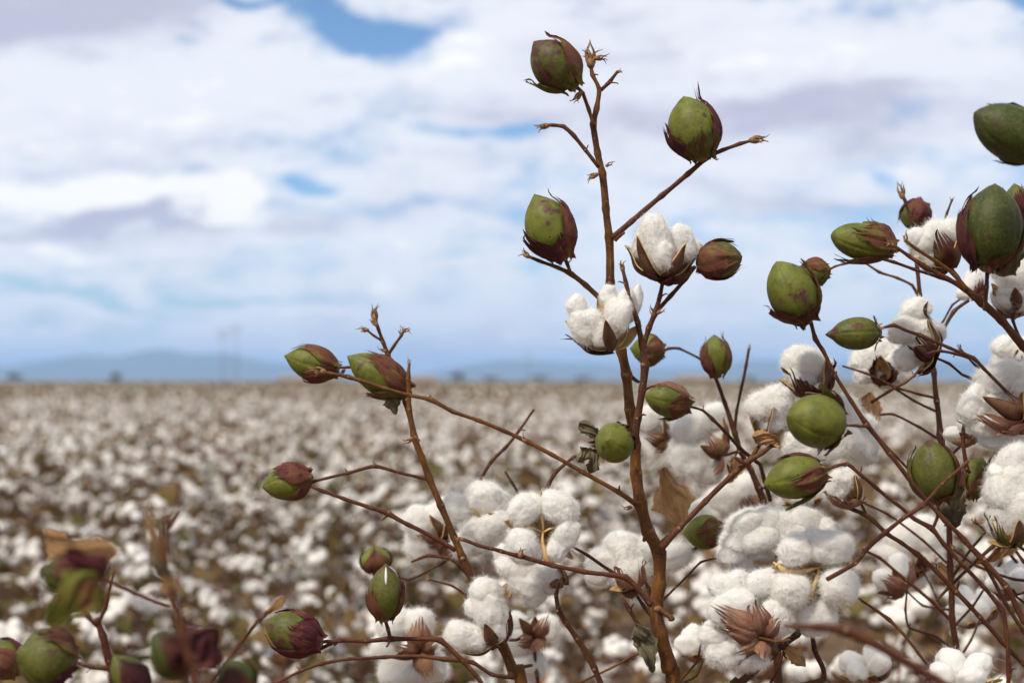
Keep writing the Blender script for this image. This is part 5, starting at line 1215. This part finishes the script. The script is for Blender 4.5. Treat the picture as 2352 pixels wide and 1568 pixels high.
# extra bare twigs and dry scraps among the right-hand plants
for (pk, dd, mt, pts) in (
    ('R', 1.05, 'stemd', [(2352, 905, 9), (2290, 870, 8), (2240, 838, 8), (2205, 800, 7)]), ('R', 1.03, 'stemp', [(2440, 1180, 11), (2380, 1120, 9), (2330, 1085, 9), (2290, 1040, 8)]),
    ('R', 1.07, 'stemd', [(2460, 1340, 11), (2330, 1330, 9), (2245, 1300, 9), (2190, 1260, 8)]), ('R', 1.02, 'stemp', [(2500, 1440, 12), (2400, 1330, 10), (2352, 1290, 10), (2300, 1215, 8)]),
    ('R', 1.1, 'stemd', [(2510, 1560, 14), (2420, 1400, 12), (2352, 1310, 11), (2290, 1240, 9), (2240, 1200, 8)]), ('K', 1.13, 'stemd', [(2184, 1330, 11), (2230, 1260, 9), (2262, 1225, 9), (2320, 1160, 7)]),
    ('K', 1.15, 'stemd', [(2183, 1300, 9), (2120, 1240, 8), (2040, 1180, 8), (1975, 1150, 7)]), ('K', 1.14, 'stemp', [(2190, 1440, 9), (2235, 1390, 8), (2275, 1330, 8), (2300, 1290, 7)]),
    ('K', 1.14, 'stemd', [(2198, 1500, 9), (2150, 1460, 8), (2088, 1440, 8), (2080, 1400, 7), (2084, 1340, 6)]), ('F', 1.03, 'stemd', [(1690, 1610, 10), (1760, 1580, 8), (1790, 1530, 8), (1800, 1490, 7)]),
    ('F', 1.04, 'stem', [(1750, 1520, 9), (1790, 1470, 8), (1800, 1420, 7), (1780, 1380, 6)]), ('A', 1.05, 'stemd', [(1500, 1400, 9), (1570, 1330, 7), (1610, 1290, 7), (1650, 1280, 6)]),
    ('A', 1.04, 'stem', [(1545, 1580, 9), (1600, 1520, 7), (1612, 1470, 7), (1650, 1430, 6)]), ('B', 1.06, 'stemp', [(1130, 1420, 9), (1075, 1370, 7), (1040, 1345, 7), (985, 1330, 6)])):
    S(pk, pts, dd, mt, 8); q = pts[-1]; bud(pk, q[0], q[1], 16, dd, (-.4, -1), n=4)
for (pk, dd, x, y, x2, y2, wd, mt) in (('R', 1.0, 2330, 1225, 2270, 1290, 40, 'dleaf'), ('K', 1.14, 2155, 1290, 2190, 1345, 34, 'dleaf'), ('R', 1.01, 2215, 1120, 2185, 1175, 36, 'gleaf'), ('F', .99, 1800, 1480, 1850, 1530, 34, 'dleaf'), ('C', 1.2, 1700, 1050, 1672, 1110, 36, 'dleaf'), ('B', 1.08, 1170, 1340, 1150, 1382, 22, 'dleaf')):
    leaf(pk, (x, y), (x2, y2), wd, dd, mt, lobes=2, fold=.45)

# dry bracts and split husks seen from outside, among the right-hand and middle bolls
for (pk, x, y, d, ax, size, roll, bm) in (('R', 2238, 1010, 1.04, (-.5, -.7, -.35), 84, 10, 'bt'), ('K', 2075, 1350, 1.2, (-.5, -.5, -.5), 96, 60, 'bt'), ('R', 2325, 1360, 1.1, (-.3, -.8, .1), 100, 30, 'bt'),
                                          ('K', 2250, 1420, 1.25, (-.4, -.7, .2), 100, 0, 'bt'), ('F', 2000, 1560, 1.2, (-.3, -.8, .1), 110, 45, 'bt'), ('A', 1620, 1500, 1.2, (-.3, -.8, .2), 100, 20, 'bt'), ('C', 1850, 1160, 1.3, (-.2, -.8, .2), 100, 70, 'bt')):
    OA(pk, (x, y), d, ax, size, 4, 42, roll, bm, nb=3, fz=.5)
S('R', [(2440, 1120, 9), (2330, 1050, 8.1), (2238, 1010, 7.2)], 1.04, 'stemd'); S('K', [(2186, 1400, 8.1), (2120, 1390, 7.2), (2075, 1350, 6.3)], 1.18, 'stemd'); S('R', [(2500, 1500, 9.9), (2400, 1420, 8.1), (2325, 1362, 7.2)], 1.08, 'stemd')
S('K', [(2198, 1520, 8.1), (2230, 1470, 7.2), (2250, 1422, 6.3)], 1.2, 'stemd'); S('F', [(1690, 1640, 10.8), (1850, 1640, 9), (1960, 1610, 8.1), (2000, 1562, 7.2)], 1.12, 'stemd'); S('A', [(1545, 1580, 9), (1600, 1550, 7.2), (1620, 1502, 6.3)], 1.1, 'stemd'); S('C', [(1775, 1260, 9), (1830, 1210, 7.2), (1850, 1162, 6.3)], 1.24, 'stemd')
